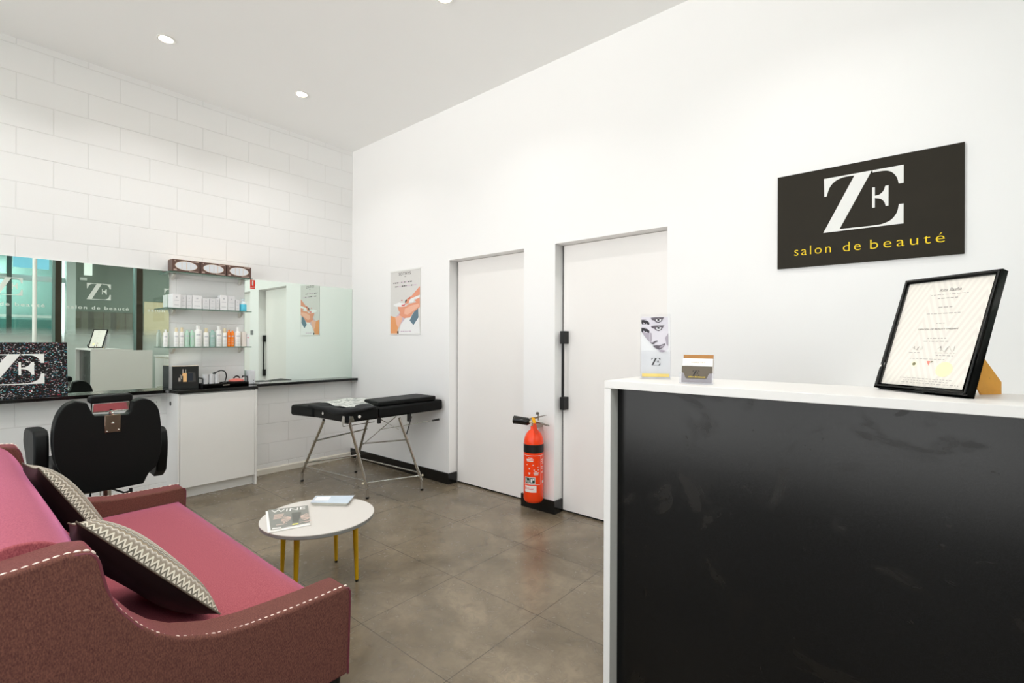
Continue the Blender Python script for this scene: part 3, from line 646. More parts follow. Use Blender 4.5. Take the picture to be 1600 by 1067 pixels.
fa = math.atan2(-3.0, 2.29)       # direction facing into the room
m = MB(); a = lambda s: fa+s     # s in radians, + = to the right
on_cyl(m, a(-1.1), a(1.35), .372, .3745); on_cyl(m, a(-1.1), a(.78), .150, .1525); on_cyl(m, a(.76), a(.775), .150, .372)
for z, s0, s1 in ((.352, -.55, -.1), (.340, -.75, .0), (.329, -.7, -.03)): on_cyl(m, a(s0), a(s1), z, z+.007)
for z, s0, s1 in ((.300, -.75, -.62), (.300, -.1, .02), (.268, -.48, -.38), (.275, -.5, -.36), (.262, .0, .12), (.250, .1, .35), (.282, .35, .5), (.262, .42, .55), (.238, -.55, -.3), (.230, -.5, -.35), (.240, .0, .55), (.232, .02, .5), (.224, .05, .48)): on_cyl(m, a(s0), a(s1), z, z+.005)
for z, s0, s1 in ((.34, .85, 1.2), (.325, .85, 1.1), (.310, .95, 1.25), (.283, .82, 1.1), (.270, .85, 1.3), (.245, .85, 1.25), (.236, .85, 1.1)): on_cyl(m, a(s0), a(s1), z, z+.004)
on_cyl(m, a(-.95), a(.18), .157, .208); on_cyl(m, a(.98), a(1.35), .158, .178)
obj('white_print', m, M_vinyl, t)
m = MB(); on_cyl(m, a(-.90), a(-.40), .162, .203, r=R_+.0018); on_cyl(m, a(-.36), a(.13), .162, .203, r=R_+.0018); obj('class_symbols', m, mat('green black symbol', (18, 60, 44), .4), t)
m = MB(); on_cyl(m, a(-.82), a(-.72), .168, .196, r=R_+.0022); on_cyl(m, a(-.62), a(-.48), .166, .184, r=R_+.0022); on_cyl(m, a(-.28), a(-.12), .170, .196, r=R_+.0022); on_cyl(m, a(-.08), a(.08), .186, .199, r=R_+.0022); obj('class_symbols_white', m, M_vinyl, t)
m = MB(); on_cyl(m, a(-.95), a(.30), .092, .142); obj('service_sticker', m, mat('white sticker', (240, 232, 228), .4), t)
m = MB(); on_cyl(m, a(-.65), a(.05), .124, .128, r=R_+.0018); on_cyl(m, a(-.65), a(.0), .115, .119, r=R_+.0018); on_cyl(m, a(-.88), a(-.74), .112, .130, r=R_+.0018); obj('sticker_print', m, mat('pink print', (225, 110, 115), .5), t)
obj('valve', MB().lathe([(.018, .590), (.018, .600), (.015, .602), (.015, .634), (.011, .640), (.0001, .640)], (ex, ey, ez), seg=20), mat('nickel plated brass', (205, 190, 150), .25, metal=1), t)
zv = ez+.618
hd = Vector((-.94, -.25, .06)).normalized()
obj('horn_stub', MB().cyl((ex, ey, zv), Vector((ex, ey, zv))+hd*.045, .010, seg=14), M_gold, t)
obj('discharge_horn', MB().lathe([(.0001, .0), (.018, .0), (.026, .010), (.030, .018), (.031, .09), (.0325, .13), (.0335, .135), (.0305, .135), (.028, .09), (.02, .03), (.0001, .02)], Vector((ex, ey, zv))+hd*.034, axis=hd, seg=26), mat('black gloss horn', (22, 20, 18), .2), t)
hr = Vector((.93, .2, 0)).normalized()
B = Vector((ex, ey, ez+.64))
m = MB(); m.prism([B+hr*-.03+Vector((0, -.012, -.004)), B+hr*.02+Vector((0, -.012, .010)), B+hr*.105+Vector((0, -.012, .040)), B+hr*.105+Vector((0, -.012, .044)), B+hr*.01+Vector((0, -.012, .022)), B+hr*-.03+Vector((0, -.012, .010))], (0, .022, 0)); obj('squeeze_lever', m, M_steel, t)
m = MB(); m.prism([B+hr*-.0+Vector((0, -.011, -.020)), B+hr*.05+Vector((0, -.011, -.016)), B+hr*.12+Vector((0, -.011, -.032)), B+hr*.13+Vector((0, -.011, -.040)), B+hr*.12+Vector((0, -.011, -.040)), B+hr*.05+Vector((0, -.011, -.026)), B+hr*-.0+Vector((0, -.011, -.030))], (0, .022, 0)); obj('carry_handle', m, M_steel, t)
obj('gauge', MB().lathe([(.0001, 0), (.012, 0), (.012, .010), (.0001, .010)], B+Vector((.05, -.012, .055)), axis=(0, -1, 0), seg=18), M_steel, t)
obj('gauge_stem', MB().cyl(B+Vector((.045, 0, .0)), B+Vector((.05, -.008, .05)), .004, seg=10), M_steel, t)
obj('yellow_tag', MB().prism([B+Vector((-.005, -.022, .022)), B+Vector((.03, -.024, .018)), B+Vector((.046, -.03, -.018)), B+Vector((.022, -.03, -.024))], (0, -.003, 0)), mat('yellow plastic tag', (250, 180, 10), .4), t)
obj('red_tag', MB().prism([B+Vector((.022, -.034, -.022)), B+Vector((.05, -.034, -.02)), B+Vector((.085, -.06, -.085)), B+Vector((.075, -.06, -.098)), B+Vector((.05, -.055, -.09)), B+Vector((.024, -.04, -.045))], (0, -.003, 0)), mat('red service tag', (212, 60, 20), .4), t)
obj('wall_bracket', MB().box(ex-.02, ex+.02, ey+.01, -.0005, ez+.575, ez+.60), M_steel, t)
# ------------------------------------------------------------------ reception counter
t = thing('reception_counter', 'white reception counter with smudged black front panel', 'counter', (4.86, -1.3, 0))
yF, yB, x0, x1 = -1.664, -1.327, 4.240, 5.49
obj('counter_top', MB().box(x0, x1, yF, yB, 1.193, 1.218), M_ctr, t, bevel=.0012)
obj('end_panel', MB().box(x0, x0+.0235, yF, -.92, 0, 1.1925), M_ctr, t, bevel=.001); obj('end_panel', MB().box(x1-.0235, x1, yF, -.92, 0, 1.1925), M_ctr, t, bevel=.001)
obj('front_panel', MB().box(x0+.024, x1-.024, yF+.050, yF+.068, .0, 1.1925), M_lam, t, label='smudged speckled black front panel')
obj('desk_shelf', MB().box(x0+.024, x1-.024, yF+.07, -.93, .72, .745), M_ctr, t); obj('back_riser', MB().box(x0+.024, x1-.024, yB-.02, yB-.002, .746, 1.1925), M_ctr, t)
# low white cupboard against the wall behind the counter
t = thing('low_cupboard', 'low white framed cupboard against wall, seen in the large mirror', 'cabinet', (5.3, -.25, 0))
obj('carcass', MB().box(4.75, 5.9, -.48, -.013, 0, 1.04), mat('cream laminate', (226, 222, 205), .45), t); obj('top_panel', MB().box(4.73, 5.92, -.50, -.013, 1.041, 1.07), M_white, t)
obj('door', MB().box(4.77, 5.32, -.495, -.481, .06, 1.02), M_white, t); obj('door', MB().box(5.33, 5.88, -.495, -.481, .06, 1.02), M_white, t)

# brochure holder with flyers
zc = 1.2185
wv = Vector((.095, .044, 0)).normalized(); bk = Vector((-wv.y, wv.x, 0)); O = Vector((4.299, -1.518, zc)); lean = (bk*.14+Vector((0, 0, .99))).normalized()
wd = .1047
t = thing('brochure_holder', 'clear acrylic brochure holder at left end of the counter', 'brochure holder', O+wv*wd/2+bk*.03)
def slab(o, w_, u_, d_, W, H, D): # parallelepiped from a corner
    o = Vector(o); return MB().prism([o, o+w_*W, o+w_*W+u_*H, o+u_*H], d_*D)
obj('back_plate', slab(O+bk*.030, wv, lean, bk, wd, .232, .002), M_acry, t)
obj('front_plate', slab(O, wv, lean, bk, wd, .100, .002), M_acry, t)
obj('side_plate', slab(O+bk*.002, bk, lean, wv, .028, .170, .002), M_acry, t); obj('side_plate', slab(O+wv*(wd-.002)+bk*.002, bk, lean, wv, .028, .170, .002), M_acry, t)
obj('base_plate', slab(O+bk*.002+wv*.002, wv, bk, Vector((0, 0, 1)), wd-.004, .028, .002), M_acry, t)
gW, gS, gM, gD, gK, gY = range(6)
gm = [M_flyp, mat('photo light grey', (205, 200, 208), .4), mat('photo mid grey', (160, 152, 162), .4), mat('photo dark grey', (92, 84, 92), .4), mat('photo black', (38, 34, 40), .4), mat('flyer yellow', (250, 222, 130), .4)]
fp = lambda x, y: ((x-88)/8.54/52*.1047+.004, .0+(985-y)/8.54*.00206)
FA = lambda *p: [fp(*q) for q in p]
face_polys = [(gS, FA((88, 212), (475, 212), (475, 560), (440, 598), (400, 612), (350, 605), (300, 565), (262, 525), (270, 500), (225, 485), (180, 430), (140, 385), (110, 335), (88, 305))),
 (gM, FA((88, 245), (150, 245), (205, 290), (205, 460), (160, 410), (110, 340), (88, 305))), (gK, FA((88, 258), (120, 255), (185, 275), (205, 300), (200, 330), (160, 310), (110, 290), (110, 330), (88, 300))), (gS, FA((125, 300), (165, 305), (175, 325), (140, 325))), (gK, FA((140, 300), (160, 302), (158, 318), (142, 318))),
 (gD, FA((225, 222), (300, 216), (420, 216), (400, 245), (385, 275), (340, 300), (300, 290), (275, 265), (240, 255))), (gW, FA((300, 250), (340, 235), (380, 250), (365, 275), (330, 285), (305, 272))), (gK, FA((320, 240), (352, 240), (350, 268), (322, 268))),
 (gM, FA((210, 320), (235, 330), (245, 420), (230, 470), (210, 455))), (gD, FA((218, 470), (250, 470), (290, 445), (325, 440), (320, 458), (285, 470), (275, 498), (240, 492))), (gK, FA((235, 478), (262, 480), (258, 492), (240, 488))),
 (gD, FA((255, 515), (300, 508), (350, 512), (430, 480), (425, 510), (390, 550), (350, 575), (310, 560), (275, 540))), (gM, FA((350, 530), (400, 505), (415, 515), (380, 545), (350, 550))), (gM, FA((340, 590), (380, 575), (440, 590), (400, 612), (350, 605))),
 (gM, FA((430, 400), (475, 330), (475, 520), (450, 500))), (gY, FA((100, 925), (485, 925), (485, 970), (100, 970)))]
def flyer(off, up, hgt, lab, full):
    o = O+bk*off+wv*.004+lean*(.004+up)
    t2 = thing('flyer', lab, 'flyer', o+wv*.048, group='flyers in the acrylic holder')
    obj('sheet', slab(o, wv, lean, bk, wd-.008, hgt, .0006), gm[0], t2)
    F = frame_mat(o-wv*.004, wv, lean); m = MB(); flat(m, F, face_polys, z0=.0003, dz=.00016)
    add_logo(m, F, .0255, cx=.0535, cy=.057, ext=.0003, mi=gK)
    obj('printed_face', m, gm, t2, smooth=False)
flyer(.008, 0, .188, 'front flyer with grey photo of a face and ZE logo', True)
flyer(.020, .030, .188, 'rear flyer standing higher with grey eyes showing', False)

# business card holder
O = Vector((4.470, -1.604, zc)); wv = Vector((.0945, .016, 0)).normalized(); bk = Vector((-wv.y, wv.x, 0)); lean = (bk*.25+Vector((0, 0, .97))).normalized(); wd = .0985
t = thing('card_holder', 'clear acrylic business card holder on the white counter', 'card holder', O+wv*wd/2+bk*.02)
obj('back_plate', slab(O+bk*.034, wv, lean, bk, wd, .082, .002), M_acry, t); obj('base_plate', slab(O, wv, bk, Vector((0, 0, 1)), wd, .034, .003), M_acry, t)
m = MB(); f2 = frame_mat(O, wv, lean); lip = [(0, 0), (wd, 0), (wd, .036), (wd-.012, .034), (wd-.018, .018), (wd-.024, .016), (.024, .016), (.018, .018), (.012, .034), (0, .036)]
m.prism([f2 @ Vector((x, y, .0)) for x, y in lip], -(f2.to_3x3() @ Vector((0, 0, .002)))); obj('front_lip', m, mat('clear acrylic edge', (205, 203, 215), .1, alpha=.22), t)
def card(off, up, h, mt, lab):
    o = O+bk*off+wv*.005+Vector((0, 0, .0035))+lean*up; t2 = thing('business_card', lab, 'card', o+wv*.044, group='cards in the acrylic holder')
    obj('card_stack', slab(o, wv, lean, bk, .089, h, .006), mt, t2); return t2, frame_mat(o, wv, lean)
M_taupe = mat('taupe card', (92, 82, 68), .45); 
c1, F = card(.006, 0, .052, M_taupe, 'front taupe business cards with black ZE logo and yellow text')
m = MB(); add_logo(m, F, .017, cx=.043, cy=.030, ext=.0003, mi=0); add_text(m, 'salon de beaut\u00e9', .006, F, .020, .0165, mi=1, width=.05, ext=.0002); obj('card_print', m, [M_black, M_yellow], c1, smooth=False)
c2, F = card(.016, .016, .060, M_paper, 'white loyalty cards with line drawing behind the taupe cards')
m = MB(); add_text(m, 'Loyalty Card', .0075, F, .026, .046, mi=0, width=.040, ext=.0002); m.tube([F @ Vector((.040+.0022*k, .031+.0016*math.sin(k*2.1), .0004)) for k in range(22)], .0004, 4, mi=1)
ar = [(.006+.012*(1-math.cos(a))+.0, .030-.0+.016*math.sin(a)) for a in [k*PI/10 for k in range(11)]]
for s in (1., .72, .45):
    ps = [F @ Vector((.019+(x-.018)*s, .024+(y-.024)*s, .0005)) for x, y in ar]; m.tube(ps, .0004, 4, mi=2)
obj('card_print', m, [mat('tan print', (180, 160, 120), .5), M_black, mat('soft grey print', (185, 178, 180), .5)], c2, smooth=False)
c3, F = card(.025, .030, .058, mat('bronze card', (160, 112, 60), .3, metal=.4, var=.2, scale=25), 'tall bronze cards at the back of the card holder')

# framed certificate with strut
BL = Vector((4.950, -1.418, zc+.007)); BR = Vector((5.129, -1.565, zc+.007)); wv = (BR-BL).normalized(); W = (BR-BL).length
bk = Vector((-wv.y, wv.x, 0)); al = math.radians(19); up = bk*math.sin(al)+Vector((0, 0, math.cos(al))); H = .316; fw = .0115
t = thing('certificate_frame', 'black framed certificate propped on a strut on the counter', 'picture frame', (BL+BR)/2)
F = frame_mat(BL, wv, up)
m = MB()
def rail(a, b, c, d): # quad outline in frame plane
    m.prism([F @ Vector((x, y, 0)) for x, y in (a, b, c, d)], F.to_3x3() @ Vector((0, 0, -.020)))
    z = .006; q = [a, b, c, d]; cx = sum(p[0] for p in q)/4; cy = sum(p[1] for p in q)/4
rail((0, 0), (W, 0), (W-fw, fw), (fw, fw)); rail((W, 0), (W, H), (W-fw, H-fw), (W-fw, fw)); rail((W, H), (0, H), (fw, H-fw), (W-fw, H-fw)); rail((0, H), (0, 0), (fw, fw), (fw, H-fw))
obj('moulding', m, mat('gloss black moulding', (16, 17, 16), .12), t, bevel=.0018)
m = MB()
for a, b in (((fw*.5, fw*.5), (W-fw*.5, fw*.5)), ((W-fw*.5, fw*.5), (W-fw*.5, H-fw*.5)), ((W-fw*.5, H-fw*.5), (fw*.5, H-fw*.5)), ((fw*.5, H-fw*.5), (fw*.5, fw*.5))): m.cyl(F @ Vector((*a, .0)), F @ Vector((*b, .0)), .0026, seg=10)
obj('moulding_bead', m, mat('gloss black moulding', (16, 17, 16), .12), t)
m = MB(); uvl = m.bm.loops.layers.uv.new('UVMap'); f = m.face([F @ Vector((x, y, -.006)) for x, y in ((fw-.001, fw-.001), (W-fw+.001, fw-.001), (W-fw+.001, H-fw+.001), (fw-.001, H-fw+.001))])
for l, uv in zip(f.loops, ((0, 0), (1, 0), (1, 1), (0, 1))): l[uvl].uv = uv
f2_ = m.face([F @ Vector((x, y, -.018)) for x, y in ((fw-.001, fw-.001), (W-fw+.001, fw-.001), (W-fw+.001, H-fw+.001), (fw-.001, H-fw+.001))], 1)
obj('certificate_paper', m, [M_cert, mat('hardboard', (150, 105, 60), .7)], t, smooth=False)
m = MB(); F2 = F @ Matrix.Translation((0, 0, -.0057)); iw, ih = W-2*fw, H-2*fw
def scrib(cx, cy, w_, h=.0018, mi=0, gap=.003):
    k = cx-w_/2
    while k < cx+w_/2:
        l = random.uniform(.003, .011); l = min(l, cx+w_/2-k); flat(m, F2, [(mi, [(k, cy), (k+l, cy), (k+l, cy+h), (k, cy+h)])], z0=.0001); k += l+gap
C = W/2+.008
add_text(m, 'Rita Basha', .0125, F2, C, H-.043, align='CENTER', ext=.0002, shear=.2, width=.052)
scrib(C, H-.052, .09, .0012); scrib(C, H-.063, .05, .002); scrib(C, H-.088, .034, .0022); scrib(C, H-.105, .085, .0016); scrib(C, H-.132, .022, .002)
add_text(m, 'DIPLOMA OF BEAUTY THERAPY', .0062, F2, C-.004, H-.149, align='CENTER', ext=.0002, width=.098)
scrib(C, H-.173, .045, .0018); scrib(C, H-.181, .06, .0014); scrib(C-.045, H-.212, .03, .0012); scrib(C+.03, H-.212, .05, .0012); scrib(C+.03, H-.219, .04, .0012)
scrib(C-.01, H-.229, .085, .001); scrib(C, .034, .13, .0012); scrib(C, .028, .11, .0012); scrib(C+.01, .022, .14, .0012)
def curl(cx, cy, s, mi=0): m.tube([F2 @ Vector((cx+s*(k/14.-.5)*2+.3*s*math.sin(k*1.1), cy+s*.45*math.sin(k*1.9), .0004)) for k in range(15)], .0003, 4, mi=mi)
curl(C-.042, H-.200, .012); curl(C+.028, H-.201, .018)
disc = lambda cx, cy, r, n=24, sc=0: [(cx+(r+(sc*r if k % 2 else 0))*math.cos(2*PI*k/n), cy+(r+(sc*r if k % 2 else 0))*math.sin(2*PI*k/n)) for k in range(n)]
flat(m, F2, [(1, disc(C+.038, .062, .0185, 40, .08)), (2, disc(C-.038, .073, .0085)), (3, disc(C-.038, .073, .0045)), (4, [(C-.008, .082), (C+.001, .082), (C-.001, .070)]), (3, [(C+.002, .082), (C+.009, .082), (C+.003, .077)])], z0=.0002)
obj('certificate_print', m, [mat('grey ink', (150, 146, 142), .5), mat('cream gold seal', (246, 234, 180), .4), mat('ivory disc', (242, 236, 205), .5), mat('olive ink', (120, 118, 90), .5), mat('red triangle ink', (230, 130, 115), .5)], t, smooth=False)
# strut: hinged flap standing square to the back of the frame
SB = BL+wv*.156-Vector((0, 0, .0065)); st = lambda d, z: SB+bk*d+Vector((0, 0, z))
obj('strut', MB().prism([st(.1445, -.0018), st(.2075, -.0018), st(.2075, .030), st(.082, .168), st(.066, .112)], wv*.004), mat('honey hardboard', (226, 160, 62), .45, var=.08), t)
kn = st(.168, .040)-wv*.003; m = MB(); m.tube([st(.075, .040)-wv*.002, st(.13, .034)-wv*.006, kn], .0016, 8); m.ball(kn, (.008, .006, .006), 12); obj('cord_tie', m, M_black, t)
# looped black cord by the certificate
m = MB(); m.tube([(5.36+.045*math.cos(q), -1.50+.035*math.sin(q), zc+.034+.028*math.cos(q*1.0)) for q in [2*PI*k/24 for k in range(24)]], .0055, 8, closed=True)
solo('cable_loop', m, M_black, 'black looped cord on the counter beside certificate, seen in mirror', 'cord', (5.36, -1.5, zc))

# ------------------------------------------------------------------ sofa
t = thing('sofa', 'plum pink two-seat sofa with sloping piped arms and nailhead trim', 'sofa', (2.5, -2.6, 0))
prof = [(-2.105, .100), (-2.096, .385), (-2.100, .415), (-2.116, .428), (-2.231, .427), (-2.35, .430), (-2.457, .436), (-2.548, .450), (-2.643, .485), (-2.697, .521), (-2.738, .563), (-2.783, .628), (-2.806, .686), (-2.818, .737), (-2.826, .775), (-2.842, .800), (-2.886, .807), (-2.954, .800), (-3.003, .795), (-3.060, .785), (-3.070, .100)]
AX0, AX1 = 3.285, 3.410; FX0, FX1 = 1.405, 1.530
for xa, xb, lab in ((AX0, AX1, None), (FX0, FX1, None)):
    arm = obj('arm', MB().prism([(xa, y, z) for y, z in prof], (xb-xa, 0, 0)), M_sofa, t, bevel=.022, seg=4, ang=50)
    for xe in ((xb, ) if xa > 3 else (xb, xa)):
        pth = smooth_path([(xe-.0015 if xe == xb else xe+.0015, y, z) for y, z in [(-2.103, .105)]+prof[1:-1]], 3)
        ins = .008
        obj('piping', MB().tube([(p[0]-.004 if xe == xb else p[0]+.004, p[1], p[2]-.008) for p in pth], .0042, 8), mat('dark plum piping', (110, 50, 62), .6), arm)
# nail beads along the near arm, and along the far one
pp = smooth_path([(0, y, z) for y, z in prof[2:-2]], 16); 
def beads(x):
    m = MB(); acc = 0.; last = pp[0]; side = 1
    for i in range(1, len(pp)):
        acc += (pp[i]-pp[i-1]).length
        if acc >= .017:
            acc = 0.; tn = (pp[min(i+1, len(pp)-1)]-pp[i-1]).normalized(); nn = Vector((0, -tn.z, tn.y)) if False else Vector((0, tn.z, -tn.y))
            if nn.z < 0: nn = -nn
            c = Vector((x, pp[i].y, pp[i].z))+nn*-.0015; ang = math.atan2(tn.z, tn.y)
            R = bmesh.ops.create_uvsphere(m.bm, u_segments=8, v_segments=6, radius=1); rot = Matrix.Rotation(ang, 3, 'X')
            for v in R['verts']: v.co = c+rot @ Vector((v.co.x*.0042, v.co.y*.0078, v.co.z*.0036))
    return m
M_bead = mat('pale satin nailheads', (235, 215, 205), .3, metal=.2)
o = obj('nailhead_trim', beads(AX1-.015), M_bead, t); o['kind'] = 'stuff'
o = obj('nailhead_trim', beads(FX0+.015), M_bead, t); o['kind'] = 'stuff'
bp = [(-2.690, .100), (-2.690, .36), (-2.715, .45), (-2.745, .53), (-2.785, .62), (-2.822, .70), (-2.850, .755), (-2.885, .798), (-2.930, .820), (-2.985, .822), (-3.040, .800), (-3.065, .75), (-3.068, .1)]
obj('backrest', MB().prism([(FX1+.001, y, z) for y, z in smooth_path([(0, y, z) for y, z in bp], 3) for y, z in [(y, z)]] if False else [(FX1+.001, p.y, p.z) for p in smooth_path([(0, y, z) for y, z in bp], 3)], (AX0-FX1-.002, 0, 0)), M_seat, t, bevel=.03, seg=4, ang=60)
# seat cushion, crowned
m = MB(); nx, ny = 26, 12; sx0, sx1, sy0, sy1 = FX1+.003, AX0-.003, -2.72, -2.138
grid = []
for i in range(nx+1):
    row = []
    for j in range(ny+1):
        u, v = i/nx, j/ny; e = (1-abs(2*u-1)**10)*(1-max(0, (2*v-1))**6)
        row.append((sx0+(sx1-sx0)*u, sy0+(sy1-sy0)*v, .345+.028*e))
    grid.append(row)
V = [[m.bm.verts.new(p) for p in r] for r in grid]
for i in range(nx):
    for j in range(ny): m.bm.faces.new((V[i][j], V[i+1][j], V[i+1][j+1], V[i][j+1]))
edge = [V[i][0] for i in range(nx+1)]+[V[nx][j] for j in range(1, ny+1)]+[V[i][ny] for i in range(nx-1, -1, -1)]+[V[0][j] for j in range(ny-1, 0, -1)]
prev = edge
for dz, out in ((.02, .008), (.10, .010), (.130, .004)):
    cur = []
    for v in edge:
        q = 1 if v.co.y > sy1-1e-4 else 0; cur.append(m.bm.verts.new((v.co.x, v.co.y+out*q, .345-dz)))
    for k in range(len(edge)): m.bm.faces.new((prev[k], prev[(k+1) % len(edge)], cur[(k+1) % len(edge)], cur[k]))
    prev = cur
m.bm.faces.new(prev)
obj('seat_cushion', m, M_seat, t, ang=70)
obj('base_rail', MB().box(FX1+.002, AX0-.002, -2.689, -2.150, .11, .212), M_sofa, t, bevel=.008)
for x in (3.365, 1.450):
    for y in (-2.135, -3.03): obj('leg', MB().cyl((x, y, 0), (x, y, .101), .016, .024, 16), M_black, t)

# cushions
def pillow(ctr, u, w, size, T, lab, rot=0.):
    ctr, u, w = Vector(ctr), Vector(u).normalized(), Vector(w); w = (w-u*w.dot(u)).normalized(); n = w.cross(u); 
    if n.z < 0: n = -n
    t = thing('throw_cushion', lab, 'cushion', ctr-u*size*.5, group='zigzag cushions on the sofa')
    N = 22
    def half(sgn):
        m = MB(); uvl = m.bm.loops.layers.uv.new('UVMap'); G = []
        for i in range(N+1):
            row = []
            for j in range(N+1):
                a, b = 2*i/N-1, 2*j/N-1
                pin = 1-.06*(1-abs(a)**2)*abs(b)**1.5-.0; pin2 = 1-.06*(1-abs(b)**2)*abs(a)**1.5
                th = T*.5*((1-abs(a)**2.6)*(1-abs(b)**2.6))**.5
                wob = .005*math.sin(3*a+2*b+sgn)*(1-a*a)*(1-b*b)
                row.append(m.bm.verts.new(ctr+u*(a*size/2*pin2)+w*(b*size/2*pin)+n*sgn*(th+wob)))
            G.append(row)
        for i in range(N):
            for j in range(N):
                f = m.bm.faces.new((G[i][j], G[i+1][j], G[i+1][j+1], G[i][j+1]))
                for l, (p, q) in zip(f.loops, ((i, j), (i+1, j), (i+1, j+1), (i, j+1))): l[uvl].uv = (p/N, q/N)
        return m
    obj('patterned_front', half(1), M_zig, t, ang=80, label='beige grey zigzag front')
    obj('black_back', half(-1), mat('black cotton sateen', (13, 13, 14), .5, sheen=(.2, (90, 90, 95), .4), bump=.3, scale=25), t, ang=80, label='plain black back')
    rim = []
    for k in range(4*N):
        s, q = divmod(k, N); f = 2*q/N-1
        a, b = ((f, -1), (1, f), (-f, 1), (-1, -f))[s]
        pin = 1-.06*(1-abs(a)**2)*abs(b)**1.5; pin2 = 1-.06*(1-abs(b)**2)*abs(a)**1.5
        rim.append(ctr+u*(a*size/2*pin2)+w*(b*size/2*pin))
    obj('piping', MB().tube(rim, .003, 6, closed=True), mat('taupe piping', (88, 80, 68), .6), t)
CAM = Vector((5.03684, -3.09556, 1.346))
def lean_pillow(top, bot, size, T, lab, tilt=0.):
    top, bot = Vector(top), Vector(bot); u = (top-bot).normalized(); mid = (top+bot)/2
    w = Vector((-.985, .0, -.14)); w = (w-u*w.dot(u)).normalized()
    n = u.cross(w); w = (w+n*tilt).normalized()
    pillow(mid+w*size*.5, u, w, size, T, lab)
lean_pillow((3.10, -2.825, .795), (3.235, -2.485, .425), .53, .145, 'zigzag and black cushion leaning against near arm of the sofa', .02)
lean_pillow((2.34, -2.840, .835), (2.39, -2.585, .400), .50, .125, 'zigzag and black cushion farther along the sofa, behind first', .0)

# ------------------------------------------------------------------ coffee table and magazines
cx, cy, zt2, rt = 2.549, -1.763, .400, .290
t = thing('coffee_table', 'round white coffee table with yellow tapered legs', 'table', (cx, cy, 0))
M_tt = mat('white table laminate', (206, 202, 197), .4, var=.01); M_te = mat('grey table edge', (132, 134, 132), .5)
obj('table_top', MB().lathe([(.0001, -.004), (rt-.001, -.004), (rt, -.0035), (rt, 0), (.0001, 0)], (cx, cy, zt2), seg=96), M_tt, t)
obj('edge_band', MB().lathe([(.0001, -.022), (rt-.006, -.022), (rt-.0005, -.018), (rt-.0005, -.0042), (.0001, -.0042)], (cx, cy, zt2), seg=96), M_te, t)
M_yl = mat('yellow painted metal', (208, 162, 4), .35, var=.04)
for lx, ly in ((2.640, -1.585), (2.335, -1.535), (2.560, -1.895), (2.275, -1.835)):
    dx, dy = (cx-lx)*.06, (cy-ly)*.06
    leg = obj('leg', MB().cyl((lx, ly, .012), (lx+dx, ly+dy, zt2-.0225), .0095, .0165, 20), M_yl, t)
    obj('foot_tip', MB().cyl((lx-dx*.03, ly-dy*.03, 0), (lx, ly, .012), .0085, .0092, 16), M_black, leg)
def quadz(q, z, h): return MB().prism([(x, y, z) for x, y in q], (0, 0, h))
q = [(2.300, -1.925), (2.395, -1.745), (2.650, -1.865), (2.600, -2.040)]
solo('magazine', quadz([(2.292, -1.934), (2.402, -1.752), (2.662, -1.868), (2.606, -2.058)], zt2+.0005, .006), [M_paper], 'lower magazine under the wine magazine on the coffee table', 'magazine', (2.47, -1.9, zt2), bevel=.001)
t = thing('magazine', 'grey wine magazine on top of another on the coffee table', 'magazine', (2.47, -1.9, zt2+.0068))
obj('pages', quadz(q, zt2+.0068, .005), M_paper, t); obj('cover', quadz(q, zt2+.0119, .0008), mat('grey magazine cover', (132, 132, 127), .25, var=.1, scale=25), t)
o_ = Vector((2.600, -2.040, zt2+.0128)); ux = Vector((.05, .175, 0)).normalized()
# cover text reads from the camera side: left edge near (2.30,-1.925)->(2.60,-2.04)
ux = Vector((2.395-2.300, -1.745+1.925, 0)); Wc = ux.length; ux.normalize(); uy = Vector((-ux.y, ux.x, 0)); org = Vector((2.61, -2.055, zt2+.0128)); Hc = .31
M_ink = [mat('white ink', (238, 236, 232), .3), mat('pale flesh ink', (215, 190, 178), .3), mat('yellow ink', (235, 225, 110), .3), mat('dark ink', (96, 96, 92), .3)]
F = frame_mat((2.600, -2.040, zt2+.0128), ux, uy); m = MB()
add_text(m, 'WINE', .062, F, -.020, .258, mi=0, width=.172, ext=.0003, bold=.0)
for k in range(6): flat(m, F, [(1, [(.0, .215-.013*k), (random.uniform(.03, .05), .215-.013*k), (.045, .223-.013*k), (.0, .223-.013*k)])])
flat(m, F, [(3, [(.095, .06), (.125, .06), (.135, .22), (.085, .22)])])
for s in (-1, 1):
    for k in range(7):
        a0 = .6-.22*k; cx_, cy_ = .108+s*.012, .13
        flat(m, F, [(1, [(cx_+s*.012*math.cos(a0), cy_+.02*math.sin(a0)), (cx_+s*.055*math.cos(a0), cy_+.09*math.sin(a0)), (cx_+s*.058*math.cos(a0+.08), cy_+.09*math.sin(a0+.10)), (cx_+s*.014*math.cos(a0+.1), cy_+.03*math.sin(a0+.2))])])
flat(m, F, [(2, [(.095, .03), (.12, .03), (.125, .048), (.098, .048)]), (0, [(.006, .006), (.045, .006), (.045, .022), (.006, .022)]), (1, [(.02, .055), (.07, .055), (.07, .062), (.02, .062)]), (1, [(.13, .05), (.185, .055), (.185, .062), (.13, .058)])])
obj('cover_print', m, M_ink, t, smooth=False)
t = thing('booklet_tray', 'shallow silver box tilted at the far side of coffee table', 'box', (2.41, -1.61, zt2))
A4 = [(2.392, -1.706), (2.315, -1.640), (2.445, -1.520), (2.530, -1.590)]; B4 = [(2.378, -1.722), (2.285, -1.640), (2.455, -1.487), (2.553, -1.590)]
m = MB(); m.ring_surface([[(x, y, zt2+.0005) for x, y in A4], [(x, y, zt2+.018) for x, y in B4]]); obj('tray_body', m, mat('pale grey card', (208, 208, 200), .4), t)
m = MB(); m.prism([(x, y, zt2+.0183) for x, y in B4], (0, 0, .001)); obj('lid_picture', m, mat('sky blue cover', (196, 208, 222), .12, var=.15, scale=14), t)
